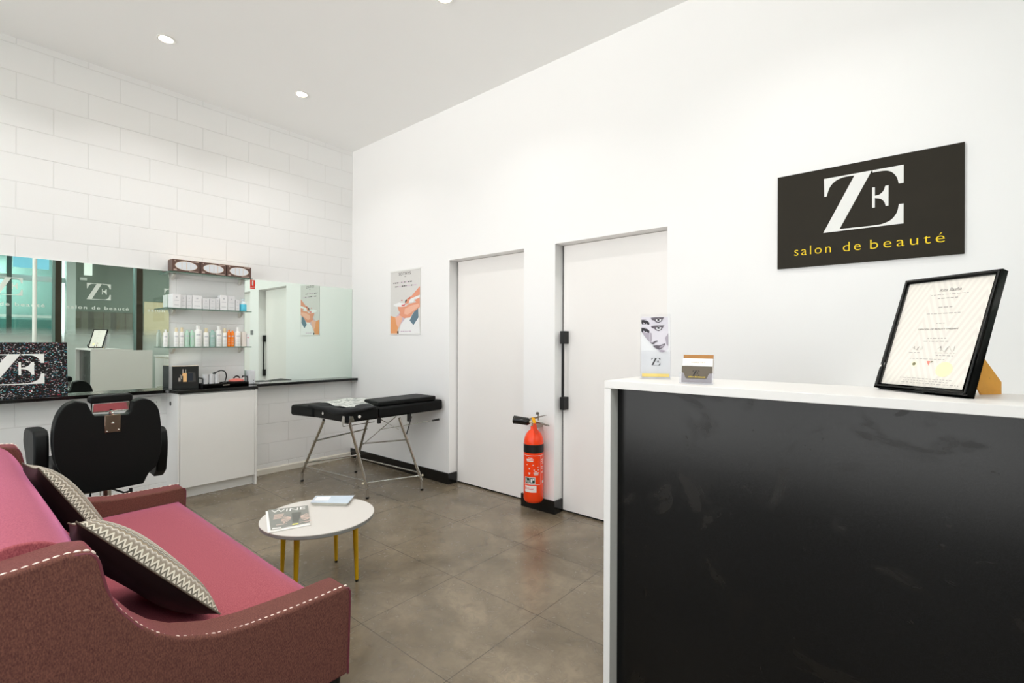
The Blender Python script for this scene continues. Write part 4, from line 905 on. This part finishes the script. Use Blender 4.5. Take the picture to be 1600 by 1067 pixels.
m = MB(); m.face([(2.36, -1.69, zt2+.0197), (2.315, -1.645, zt2+.0197), (2.37, -1.59, zt2+.0197), (2.42, -1.635, zt2+.0197)]); obj('white_patch', m, M_paper, t)

# ------------------------------------------------------------------ barber chair
t = thing('barber_chair', 'black barber chair seen from behind facing the mirror', 'chair', (.85, -2.4, 0))
outl = [(-2.512, .960), (-2.564, .975), (-2.603, .957), (-2.636, .910), (-2.655, .849), (-2.663, .769), (-2.660, .679), (-2.646, .602), (-2.607, .520), (-2.562, .457), (-2.525, .410), (-2.445, .402), (-2.228, .405), (-2.197, .469), (-2.159, .508), (-2.132, .621), (-2.130, .720), (-2.136, .816), (-2.150, .894), (-2.189, .948), (-2.236, .962), (-2.281, .950), (-2.296, .885), (-2.309, .868), (-2.476, .876), (-2.491, .906)]
obj('backrest', MB().prism([(1.04, y, z) for y, z in rounded(outl, 4)], (.11, 0, 0)), M_leather, t, bevel=.026, seg=4, ang=60)
m = MB(); m.prism([(1.06, y, z) for y, z in [(-2.498, .958), (-2.50, .985), (-2.488, .999), (-2.298, 1.004), (-2.286, .992), (-2.286, .960), (-2.298, .954), (-2.488, .952)]], (.09, 0, 0)); obj('headrest', m, M_leather, t, bevel=.014, seg=3)
m = MB(); m.prism([(1.132, -2.481, .900), (1.136, -2.481, .900), (1.152, -2.481, .9515), (1.148, -2.481, .9515)], (0, .178, 0)); obj('headrest_plate', m, mat('polished steel plate', (210, 206, 200), .05, metal=1), t, bevel=.001)
m = MB(); m.tube([(1.118, -2.486, .955), (1.118, -2.483, .896), (1.118, -2.30, .894), (1.118, -2.297, .955)], .0045, 8); m.tube([(1.118, -2.395, .894), (1.118, -2.395, .86)], .007, 8); obj('headrest_stem', m, M_chrome, t)
br = obj('bracket_plate', MB().box(1.1505, 1.157, -2.428, -2.350, .766, .876), mat('warm steel plate', (176, 150, 132), .14, metal=1), t, bevel=.002)
for y, z, r in ((-2.389, .823, .009), (-2.418, .774, .006), (-2.360, .780, .006), (-2.390, .885, .009)): obj('screw', MB().lathe([(.0001, .0), (r, 0), (r*.8, .004), (.0001, .006)], (1.157, y, z), axis=(1, 0, 0), seg=14), M_chrome, br)
seat = MB().box(.50, 1.06, -2.63, -2.16, .44, .56); obj('seat', seat, M_leather, t, bevel=.03, seg=4)
side = [(1.045, .60), (1.05, .70), (1.03, .775), (.97, .80), (.60, .775), (.52, .74), (.50, .68), (.53, .64), (.62, .60), (.80, .47), (.95, .45), (1.02, .50)]
obj('armrest', MB().prism([(x, -2.735, z) for x, z in rounded(side, 4)], (0, .068, 0)), M_leather, t, bevel=.02, seg=3, ang=60)
side2 = [(x, z-.06) for x, z in side]
obj('armrest', MB().prism([(x, -2.128, z) for x, z in rounded(side2, 4)], (0, .062, 0)), M_leather, t, bevel=.02, seg=3, ang=60)
obj('under_frame', MB().box(.70, 1.03, -2.55, -2.25, .400, .439), M_black, t)
obj('column', MB().lathe([(.045, .04), (.045, .20), (.032, .205), (.032, .399)], (.88, -2.375, 0), seg=28), M_chrome, t)
obj('round_base', MB().lathe([(.0001, 0), (.30, 0), (.30, .012), (.26, .024), (.08, .04), (.05, .055), (.0001, .055)], (.88, -2.40, 0), seg=48), M_chrome, t)
m = MB(); m.tube([(.93, -2.36, .36), (1.06, -2.31, .345), (1.10, -2.285, .36)], .006, 8); m.cyl((1.10, -2.285, .345), (1.10, -2.285, .378), .010, seg=10); obj('pump_lever', m, M_black, t)
m = MB(); m.tube([(.93, -2.46, .36), (1.05, -2.48, .33), (1.06, -2.48, .30)], .005, 8); obj('cable', m, M_black, t)
m = MB(); m.tube([(.55, -2.58, .44), (.38, -2.58, .26), (.36, -2.58, .24)], .010, 8); m.tube([(.55, -2.22, .44), (.38, -2.22, .26), (.36, -2.22, .24)], .010, 8); m.box(.30, .42, -2.59, -2.21, .225, .24); obj('footrest', m, M_chrome, t)

# ------------------------------------------------------------------ treatment bed
t = thing('treatment_bed', 'black padded folding treatment bed on chrome legs by the wall', 'bed', (1.08, -.55, 0))
def wedge(q, zb_, th): # quad with own z per corner
    m = MB(); lo = [(x, y, z) for (x, y), z in zip(q, zb_)]; hi = [(x, y, z+h) for (x, y), z, h in zip(q, zb_, th)]
    m.ring_surface([lo, hi]); return m
mid = [(.860, -.908), (1.395, -.900), (1.462, -.635), (.930, -.640)]
obj('middle_cushion', wedge(mid, (.655, .660, .672, .668), (.10, .10, .10, .10)), M_leather, t, bevel=.014, seg=4, ang=60)
bkq = [(.932, -.634), (1.464, -.629), (1.618, -.030), (1.085, -.030)]
obj('back_cushion', wedge(bkq, (.668, .672, .702, .700), (.098, .098, .100, .100)), M_leather, t, bevel=.022, seg=4, ang=60)
lq = [(.500, -.955), (.856, -.915), (.925, -.560), (.565, -.560)]
obj('leg_cushion', wedge(lq, (.643, .652, .660, .650), (.100, .100, .100, .100)), M_leather, t, bevel=.024, seg=4, ang=60)
for c, nn in (((1.02, -.9095, .706), (0, -1, 0)), ((1.425, -.80, .707), (1, -.25, 0))):
    v = obj('air_vent', MB().lathe([(.0045, 0), (.013, 0), (.013, .002), (.0105, .004), (.0045, .003)], Vector(c)+Vector(nn)*.0, axis=nn, seg=20), mat('white vent ring', (235, 233, 226), .35), t)
    obj('vent_hole', MB().lathe([(.0001, .0005), (.0045, .0005), (.0045, .0015), (.0001, .0015)], Vector(c), axis=nn, seg=12), M_black, v)
for P in ([(1.325, -.9105), (1.372, -.9095), (1.372, -.9095), (1.332, -.9105)],):
    m = MB()
    m.prism([(1.318, -.903, .657), (1.372, -.903, .659), (1.370, -.903, .715), (1.338, -.903, .717)], (0, -.004, 0))
    m.prism([(1.4005, -.885, .660), (1.4125, -.838, .662), (1.4085, -.853, .715), (1.4025, -.878, .717)], (.004, -.001, 0))
    m.box(1.33, 1.40, -.90, -.86, .650, .657)
    obj('corner_guard', m, M_chrome, t, bevel=.001)
def tubeobj(name, pts, r, mt=M_chrome, par=t): return obj(name, MB().tube(smooth_path(pts, 5), r, 12), mt, par)
legs = {'A': ((.533, -.852), (1.065, -.925, .656)), 'B': ((1.449, -.736), (1.420, -.885, .656)), 'C': ((1.620, -.284), (1.535, -.470, .668)), 'D': ((.640, -.341), (1.110, -.500, .660))}
LP = {}
for k, (f_, top_) in legs.items():
    f0 = Vector((*f_, 0)); T_ = Vector(top_); kn = f0+(T_-f0)*.17; kn = Vector((f0.x+(kn.x-f0.x)*.35, f0.y+(kn.y-f0.y)*.35, .115)); up2 = f0+(T_-f0)*.92
    LP[k] = (f0, kn, T_)
    lg = obj('leg', MB().tube(smooth_path([f0+Vector((0, 0, .012)), f0+Vector((0, 0, .07))+(kn-f0)*.15, kn, kn+(T_-kn)*.5, up2, T_], 6), .0125, 14), M_chrome, t)
    obj('rubber_foot', MB().cyl(f0, f0+Vector((0, 0, .016)), .0145, seg=14), M_black, lg)
def on_leg(k, z):
    f0, kn, T_ = LP[k]; return kn+(T_-kn)*((z-kn.z)/(T_.z-kn.z)) if z > kn.z else f0+(kn-f0)*(z/kn.z)
for a, b, z, r in (('A', 'B', .155, .0065), ('C', 'D', .165, .0065), ('A', 'D', .20, .0065), ('B', 'C', .135, .0075), ('A', 'D', .44, .0065), ('D', 'C', .335, .0065), ('A', 'B', .62, .005)):
    if (a, b) == ('A', 'B') and z > .5: continue
    pa, pb_ = on_leg(a, z), on_leg(b, {('D', 'C'): .47}.get((a, b), .50 if z == .44 else z)); d_ = (pb_-pa).normalized()*.02
    obj('stretcher', MB().cyl(pa-d_, pb_+d_, r, seg=12), M_chrome, t)
    if (a, b) == ('B', 'C'):
        for p_ in (pa-d_*1.2, pb_+d_*1.2): obj('end_cap', MB().ball(p_, .011, 12), mat('cream plastic cap', (225, 215, 190), .4), t)
obj('gas_strut', MB().cyl(on_leg('D', .30), Vector((1.42, -.42, .664)), .0035, seg=8), M_steel, t)
m = MB(); m.tube([(1.02, -.72, .645), (1.0, -.70, .56), (1.20, -.50, .60)], .004, 8); obj('brace', m, M_steel, t)
obj('brace', MB().cyl((1.30, -.56, .668), (1.50, -.45, .560), .004, seg=8), M_steel, t)
obj('brace', MB().cyl(on_leg('C', .50)+Vector((0, .0, 0)), Vector((1.555, -.35, .670)), .005, seg=8), M_black, t)
m = MB(); m.box(1.385, 1.41, -.60, -.575, .62, .672); m.box(1.50, 1.53, -.36, -.335, .62, .688); m.box(1.39, 1.53, -.60, -.34, .664, .676) if False else None; obj('hinge_bracket', m, M_black, t)
obj('lever_rod', MB().cyl((1.36, -.56, .555), (1.60, -.13, .612), .0035, seg=8), M_steel, t)
obj('lever_grip', MB().cyl((1.595, -.145, .611), (1.625, -.085, .619), .0085, .010, 14), M_black, t)
# thin headrest pad folded on top
pq = [(1.395, -.600), (1.428, -.615), (1.598, -.115), (1.588, -.095), (1.300, -.090), (1.150, -.580)]
m = MB(); zz_ = lambda x, y: .772+(.802-.772)*((y+.63)/.6)
m.ring_surface([[(x, y, zz_(x, y)) for x, y in pq], [(x, y, zz_(x, y)+.040) for x, y in pq]])
solo('headrest_pad', m, [M_leather], 'thin flat black pad lying on right half of the treatment bed', 'cushion', (1.4, -.35, .78), bevel=.014, seg=3)
# garment and paper on the bed
def cloth(name, pts_fn, nx_, ny_, mt, lab, cat, org_, th=.003):
    m = MB(); V = [[m.bm.verts.new(pts_fn(i/nx_, j/ny_)) for j in range(ny_+1)] for i in range(nx_+1)]
    for i in range(nx_):
        for j in range(ny_): m.bm.faces.new((V[i][j], V[i+1][j], V[i+1][j+1], V[i][j+1]))
    o = solo(name, m, mt, lab, cat, org_, ang=80); s = o.modifiers.new('thick', 'SOLIDIFY'); s.thickness = th; s.offset = 1; return o
def drape(u, v):
    # u along the near edges left->corner->right, v from far side to hanging near edge
    if u < .62: q = u/.62; e = Vector((.80+q*.59, -.916+q*.010, 0)); inn = Vector((.03, .17, 0))
    else: q = (u-.62)/.38; e = Vector((1.402+q*.062, -.900+q*.235, 0)); inn = Vector((-.17, .05, 0))
    zt_ = .757+.007*u+(.013*q if u > .62 else 0)
    if v < .7: p = e+inn*(1-v/.7); z = zt_+.005+.005*math.sin(9*u+5*v)+.004*math.sin(23*u)
    else: k = (v-.7)/.3; out_ = Vector((-inn.y*0, 0, 0)); p = e-inn.normalized()*(.010+.006*math.sin(k*PI)); drop = (.010+.030*math.sin(PI*min(1, u*1.08))**1.5)*(1+.25*math.sin(17*u)); z = zt_+.006-drop*k
    return (p.x, p.y, z)
cloth('folded_garment', drape, 60, 14, mat('black cloth', (18, 20, 22), .7, sheen=(.3, (90, 95, 100), .4), bump=.4, scale=40), 'crumpled black cloth cape draped over near corner of treatment bed', 'cloth', (1.2, -.8, .757), th=.004)
def paper(u, v):
    x = .80+.50*u+.10*v; y = -.82+.50*v-.02*u+.02*math.sin(6*u); return (x, y, .764+.012*v+.012*math.sin(3.2*u+1)*math.sin(PI*v)**2+.006*math.sin(9*u+4*v)+.012)
tp = NT('printed plastic bag'); cc = tp.coords(); nn = tp.noise(cc, 18, 5, .6, 1.); tp.set(Base_Color=tp.mix(tp.ramp(nn, [(.5, (0, 0, 0)), (.56, (1, 1, 1))]), (.72, .74, .70), (.30, .33, .31)), Roughness=.3)
cloth('plastic_bag', paper, 20, 20, tp.m, 'flattened pale printed plastic bag lying on the treatment bed', 'bag', (1.1, -.6, .77), th=.002)

# ------------------------------------------------------------------ shopfront and what lies beyond it (seen in the mirror)
w = MB()
for y0, y1 in ((-1.828, -1.745), (-.712-.0, -.614)): w.box(RX, RX+.10, y0, y1, 0, RZ)
w.box(RX, RX+.10, -3.05, -2.95, 0, RZ); w.box(RX, RX+.10, -4.3, -4.2, 0, RZ); w.box(RX, RX+.1, RY, RY+.08, 0, RZ)
w.box(RX, RX+.10, RY, .3, 0, .10); w.box(RX, RX+.10, RY, .3, 3.2, RZ)
wf = struct('window_2', w, M_mull)
w = MB(); 
for y in (-1.86, -.745): w.box(RX-.004, RX+.09, y, y+.034, .1, 3.2)
obj('window_bead', w, M_alu, wf)
obj('pane', MB().box(RX+.045, RX+.055, RY+.08, -.0, .10, 3.2), M_shop, wf)
obj('frosted_film', MB().box(RX+.040, RX+.0405, RY+.08, -.0, .10, 1.60), M_film, wf)
def window_logo(ycr, lab):
    t = thing('window_lettering', lab, 'window sign', (RX+.038, ycr, 1.9), group='logo stickers on the shopfront glass')
    F = frame_mat((RX+.0385, ycr, 0), (0, 1, 0), (0, 0, 1))
    m = MB(); add_logo(m, F, .29, cx=0, cy=2.22, sx=1., ext=.0005); obj('monogram', m, M_vinyl, t, smooth=False)
    m = MB(); add_text(m, 'salon de beaut\u00e9', .085, F, 0, 1.90, align='CENTER', width=.86, ext=.0004, space=1.2, bold=.001); obj('lettering', m, M_vinyl, t, smooth=False)
window_logo(-1.248, 'white ZE logo and writing on shopfront glass, middle of mirror')
window_logo(-2.38, 'white ZE logo and writing on shopfront glass, left in mirror')
window_logo(-.10, 'white ZE logo on shopfront glass half hidden by bottles in mirror')
# white pole in the room near the window
t = thing('white_pole', 'thin white vertical pole by the shopfront, seen in large mirror', 'pole', (6.05, -2.09, 0)); obj('pole', MB().cyl((6.05, -2.09, .0), (6.05, -2.09, RZ), .028, seg=20), M_white, t)
m_ = lambda n, c, r=.5, **k: mat(n, c, r, **k)
FX = 12.0
w = MB(); w.box(RX+.1, FX, RY-.2, 4.2, RZ+.15, RZ+.3); w.box(RX+.1, FX+2.2, 4.1, 4.25, 0, RZ+.2); w.box(RX+.1, FX+2.2, RY-.2, RY-.1, 0, RZ+.2)
struct('wall_mall', w, m_('mall plaster', (150, 158, 150), .6))
struct('trim_1', MB().box(RX+.1, RX+2, -.0, .26, 0, 2.6), m_('cream mall wall', (190, 184, 150), .6)) if False else None
w = MB(); w.box(FX, FX+.2, -.77, .70, 2.12, 4.0); w.box(FX, FX+.2, .70, 4.1, 2.47, 4.0); struct('wall_fascia', w, m_('grey green fascia', (112, 124, 112), .45))
struct('wall_slats', MB().box(FX+.02, FX+.18, -.77, .70, 0, 2.12), slats())
struct('wall_beige', MB().box(FX+.02, FX+.18, .70, 4.1, 0, 2.47), m_('beige mall wall', (226, 206, 172), .55))
t = thing('white_column', 'white square column outside the shop, seen in the large mirror', 'column', (FX-.1, -.91, 0)); obj('shaft', MB().box(FX-.2, FX+.1, -.98, -.80, 0, 4.0), m_('white column paint', (222, 230, 226), .4), t)
# teal lit shop across the way
w = MB(); w.box(FX+2, FX+2.2, RY, -.9, 0, 4.0); struct('wall_shop_back', w, m_('pale aqua wall', (128, 166, 160), .5))
struct('trim_2', MB().box(FX, FX+.12, RY, -.98, 2.84, 2.97), m_('white beam', (225, 235, 232), .4))
w = MB(); w.box(FX-.02, FX+.1, -2.04, -1.95, 0, 3.9); w.box(FX-.02, FX+.1, -3.6, -3.5, 0, 3.9); struct('trim_3', w, m_('dark green grey column', (62, 84, 76), .4))
w = MB(); w.box(FX+.5, FX+1.2, RY, -.98, 0, 1.45); struct('trim_4', w, m_('dark counter front', (52, 54, 46), .4))
t = thing('shop_display', 'teal display shelves in the shop opposite, seen in mirror', 'display', (FX+1.6, -2, 1.45)); obj('shelf_bank', MB().box(FX+1.3, FX+1.7, -3.2, -1.1, 1.46, 1.9), m_('teal display', (80, 140, 132), .3), t); obj('upper_rail', MB().box(FX+1.3, FX+1.5, -3.2, -1.1, 1.95, 2.02), m_('white rail', (220, 232, 228), .3), t)
t = thing('screen_sign', 'blue green lit screen high across the mall, seen in mirror', 'screen', (FX-.3, -1.65, 3.1)); obj('screen', MB().box(FX-.3, FX-.22, -1.95, -1.32, 3.12, 3.9), mat('lit blue screen', (120, 190, 215), .3, emit=1.2, var=.3, scale=2.5), t)
t = thing('exit_box', 'white box sign near fascia outside, seen in large mirror', 'sign', (FX-.1, -.35, 2.95)); obj('box_face', MB().box(FX-.12, FX-.02, -.62, -.46, 3.08, 3.42), mat('lit white sign', (240, 244, 240), .3, emit=1.0), t); obj('lower_plate', MB().box(FX-.06, FX-.02, -.70, -.56, 2.94, 3.01), M_vinyl, t)
t = thing('chair_stack', 'dark seating block in the mall, seen in large mirror', 'bench', (10.2, -.9, 0)); obj('bench_seat', MB().box(10, 10.5, -1.0, -.1, .40, .50), m_('dark brown vinyl', (60, 42, 34), .4), t); obj('bench_back', MB().box(10.4, 10.5, -1.0, -.1, .50, 1.3), m_('dark brown vinyl', (60, 42, 34), .4), t); obj('bench_base', MB().box(10.05, 10.45, -.95, -.15, 0, .40), M_black, t)
# light box ceilings in the mall
for k, (x, y, e) in enumerate(((8.2, -3.2, 70), (8.2, -.6, 55), (9.8, 2.0, 90), (13.0, -2.4, 110))):
    t = thing('ceiling_panel', 'rectangular lit ceiling panel out in the mall', 'ceiling light', (x, y, 3.68), group='mall ceiling panels')
    obj('diffuser', MB().box(x-.5, x+.5, y-.5, y+.5, 3.66, 3.68), mat('mall diffuser', (245, 250, 250), .4, emit=2.), t)
    L = bpy.data.lights.new('mall_panel', 'AREA'); L.shape = 'SQUARE'; L.size = 1.0; L.energy = e; L.color = (.94, 1., .975); lo = bpy.data.objects.new('mall_panel', L); COL.objects.link(lo); lo.parent = t; lo.location = (0, 0, -.03)

# ------------------------------------------------------------------ daylight, camera, view
wd_ = bpy.data.worlds.new('daylight'); SC.world = wd_; wd_.use_nodes = True
nt = wd_.node_tree; bg = nt.nodes['Background']; g_ = nt.nodes.new('ShaderNodeTexCoord'); sx_ = nt.nodes.new('ShaderNodeSeparateXYZ'); rp = nt.nodes.new('ShaderNodeValToRGB')
ad = nt.nodes.new('ShaderNodeMath'); ad.operation = 'MULTIPLY_ADD'; ad.inputs[1].default_value = .5; ad.inputs[2].default_value = .5
nt.links.new(g_.outputs['Generated'], sx_.inputs[0]); nt.links.new(sx_.outputs[2], ad.inputs[0]); nt.links.new(ad.outputs[0], rp.inputs[0]); nt.links.new(rp.outputs[0], bg.inputs[0])
rp.color_ramp.elements[0].position = .44; rp.color_ramp.elements[0].color = (1., .99, .975, 1)          # ground half made brighter than the sky, added to lift the ceiling
rp.color_ramp.elements[1].position = .52; rp.color_ramp.elements[1].color = (.44, .47, .51, 1)          # pale sky
bg.inputs[1].default_value = 5.0
L = bpy.data.lights.new('window_daylight', 'AREA'); L.shape = 'RECTANGLE'; L.size = 5.9; L.size_y = 3.4; L.energy = 1; L.cycles.is_portal = True
lo = bpy.data.objects.new('window_daylight', L); COL.objects.link(lo); lo.location = (3.2, RY-.16, 1.75); lo.rotation_euler = (PI/2, 0, 0)

cam = bpy.data.cameras.new('camera'); co = bpy.data.objects.new('camera', cam); COL.objects.link(co); SC.camera = co
yaw, pitch, roll = 6.97981606e-01, 8.66818770e-04, 4.03009983e-03
f_ = Vector((-math.sin(yaw)*math.cos(pitch), math.cos(yaw)*math.cos(pitch), math.sin(pitch))); r0 = Vector((math.cos(yaw), math.sin(yaw), 0)); u0 = r0.cross(f_)
r_ = r0*math.cos(roll)+u0*math.sin(roll); u_ = -r0*math.sin(roll)+u0*math.cos(roll)
mw = Matrix.Identity(4)
for i, v in enumerate((r_, u_, -f_)):
    for k in range(3): mw[k][i] = v[k]
mw.translation = CAM; co.matrix_world = mw
cam.sensor_fit = 'HORIZONTAL'; cam.sensor_width = 36; cam.lens = 750.946/1600*36; cam.clip_start = .02; cam.clip_end = 60
SC.cycles.max_bounces = 16; SC.cycles.diffuse_bounces = 10; SC.cycles.transparent_max_bounces = 24
SC.view_settings.view_transform = 'Standard'; SC.view_settings.look = 'None'; SC.view_settings.gamma = 1; SC.view_settings.use_curve_mapping = False; SC.view_settings.exposure = -.04
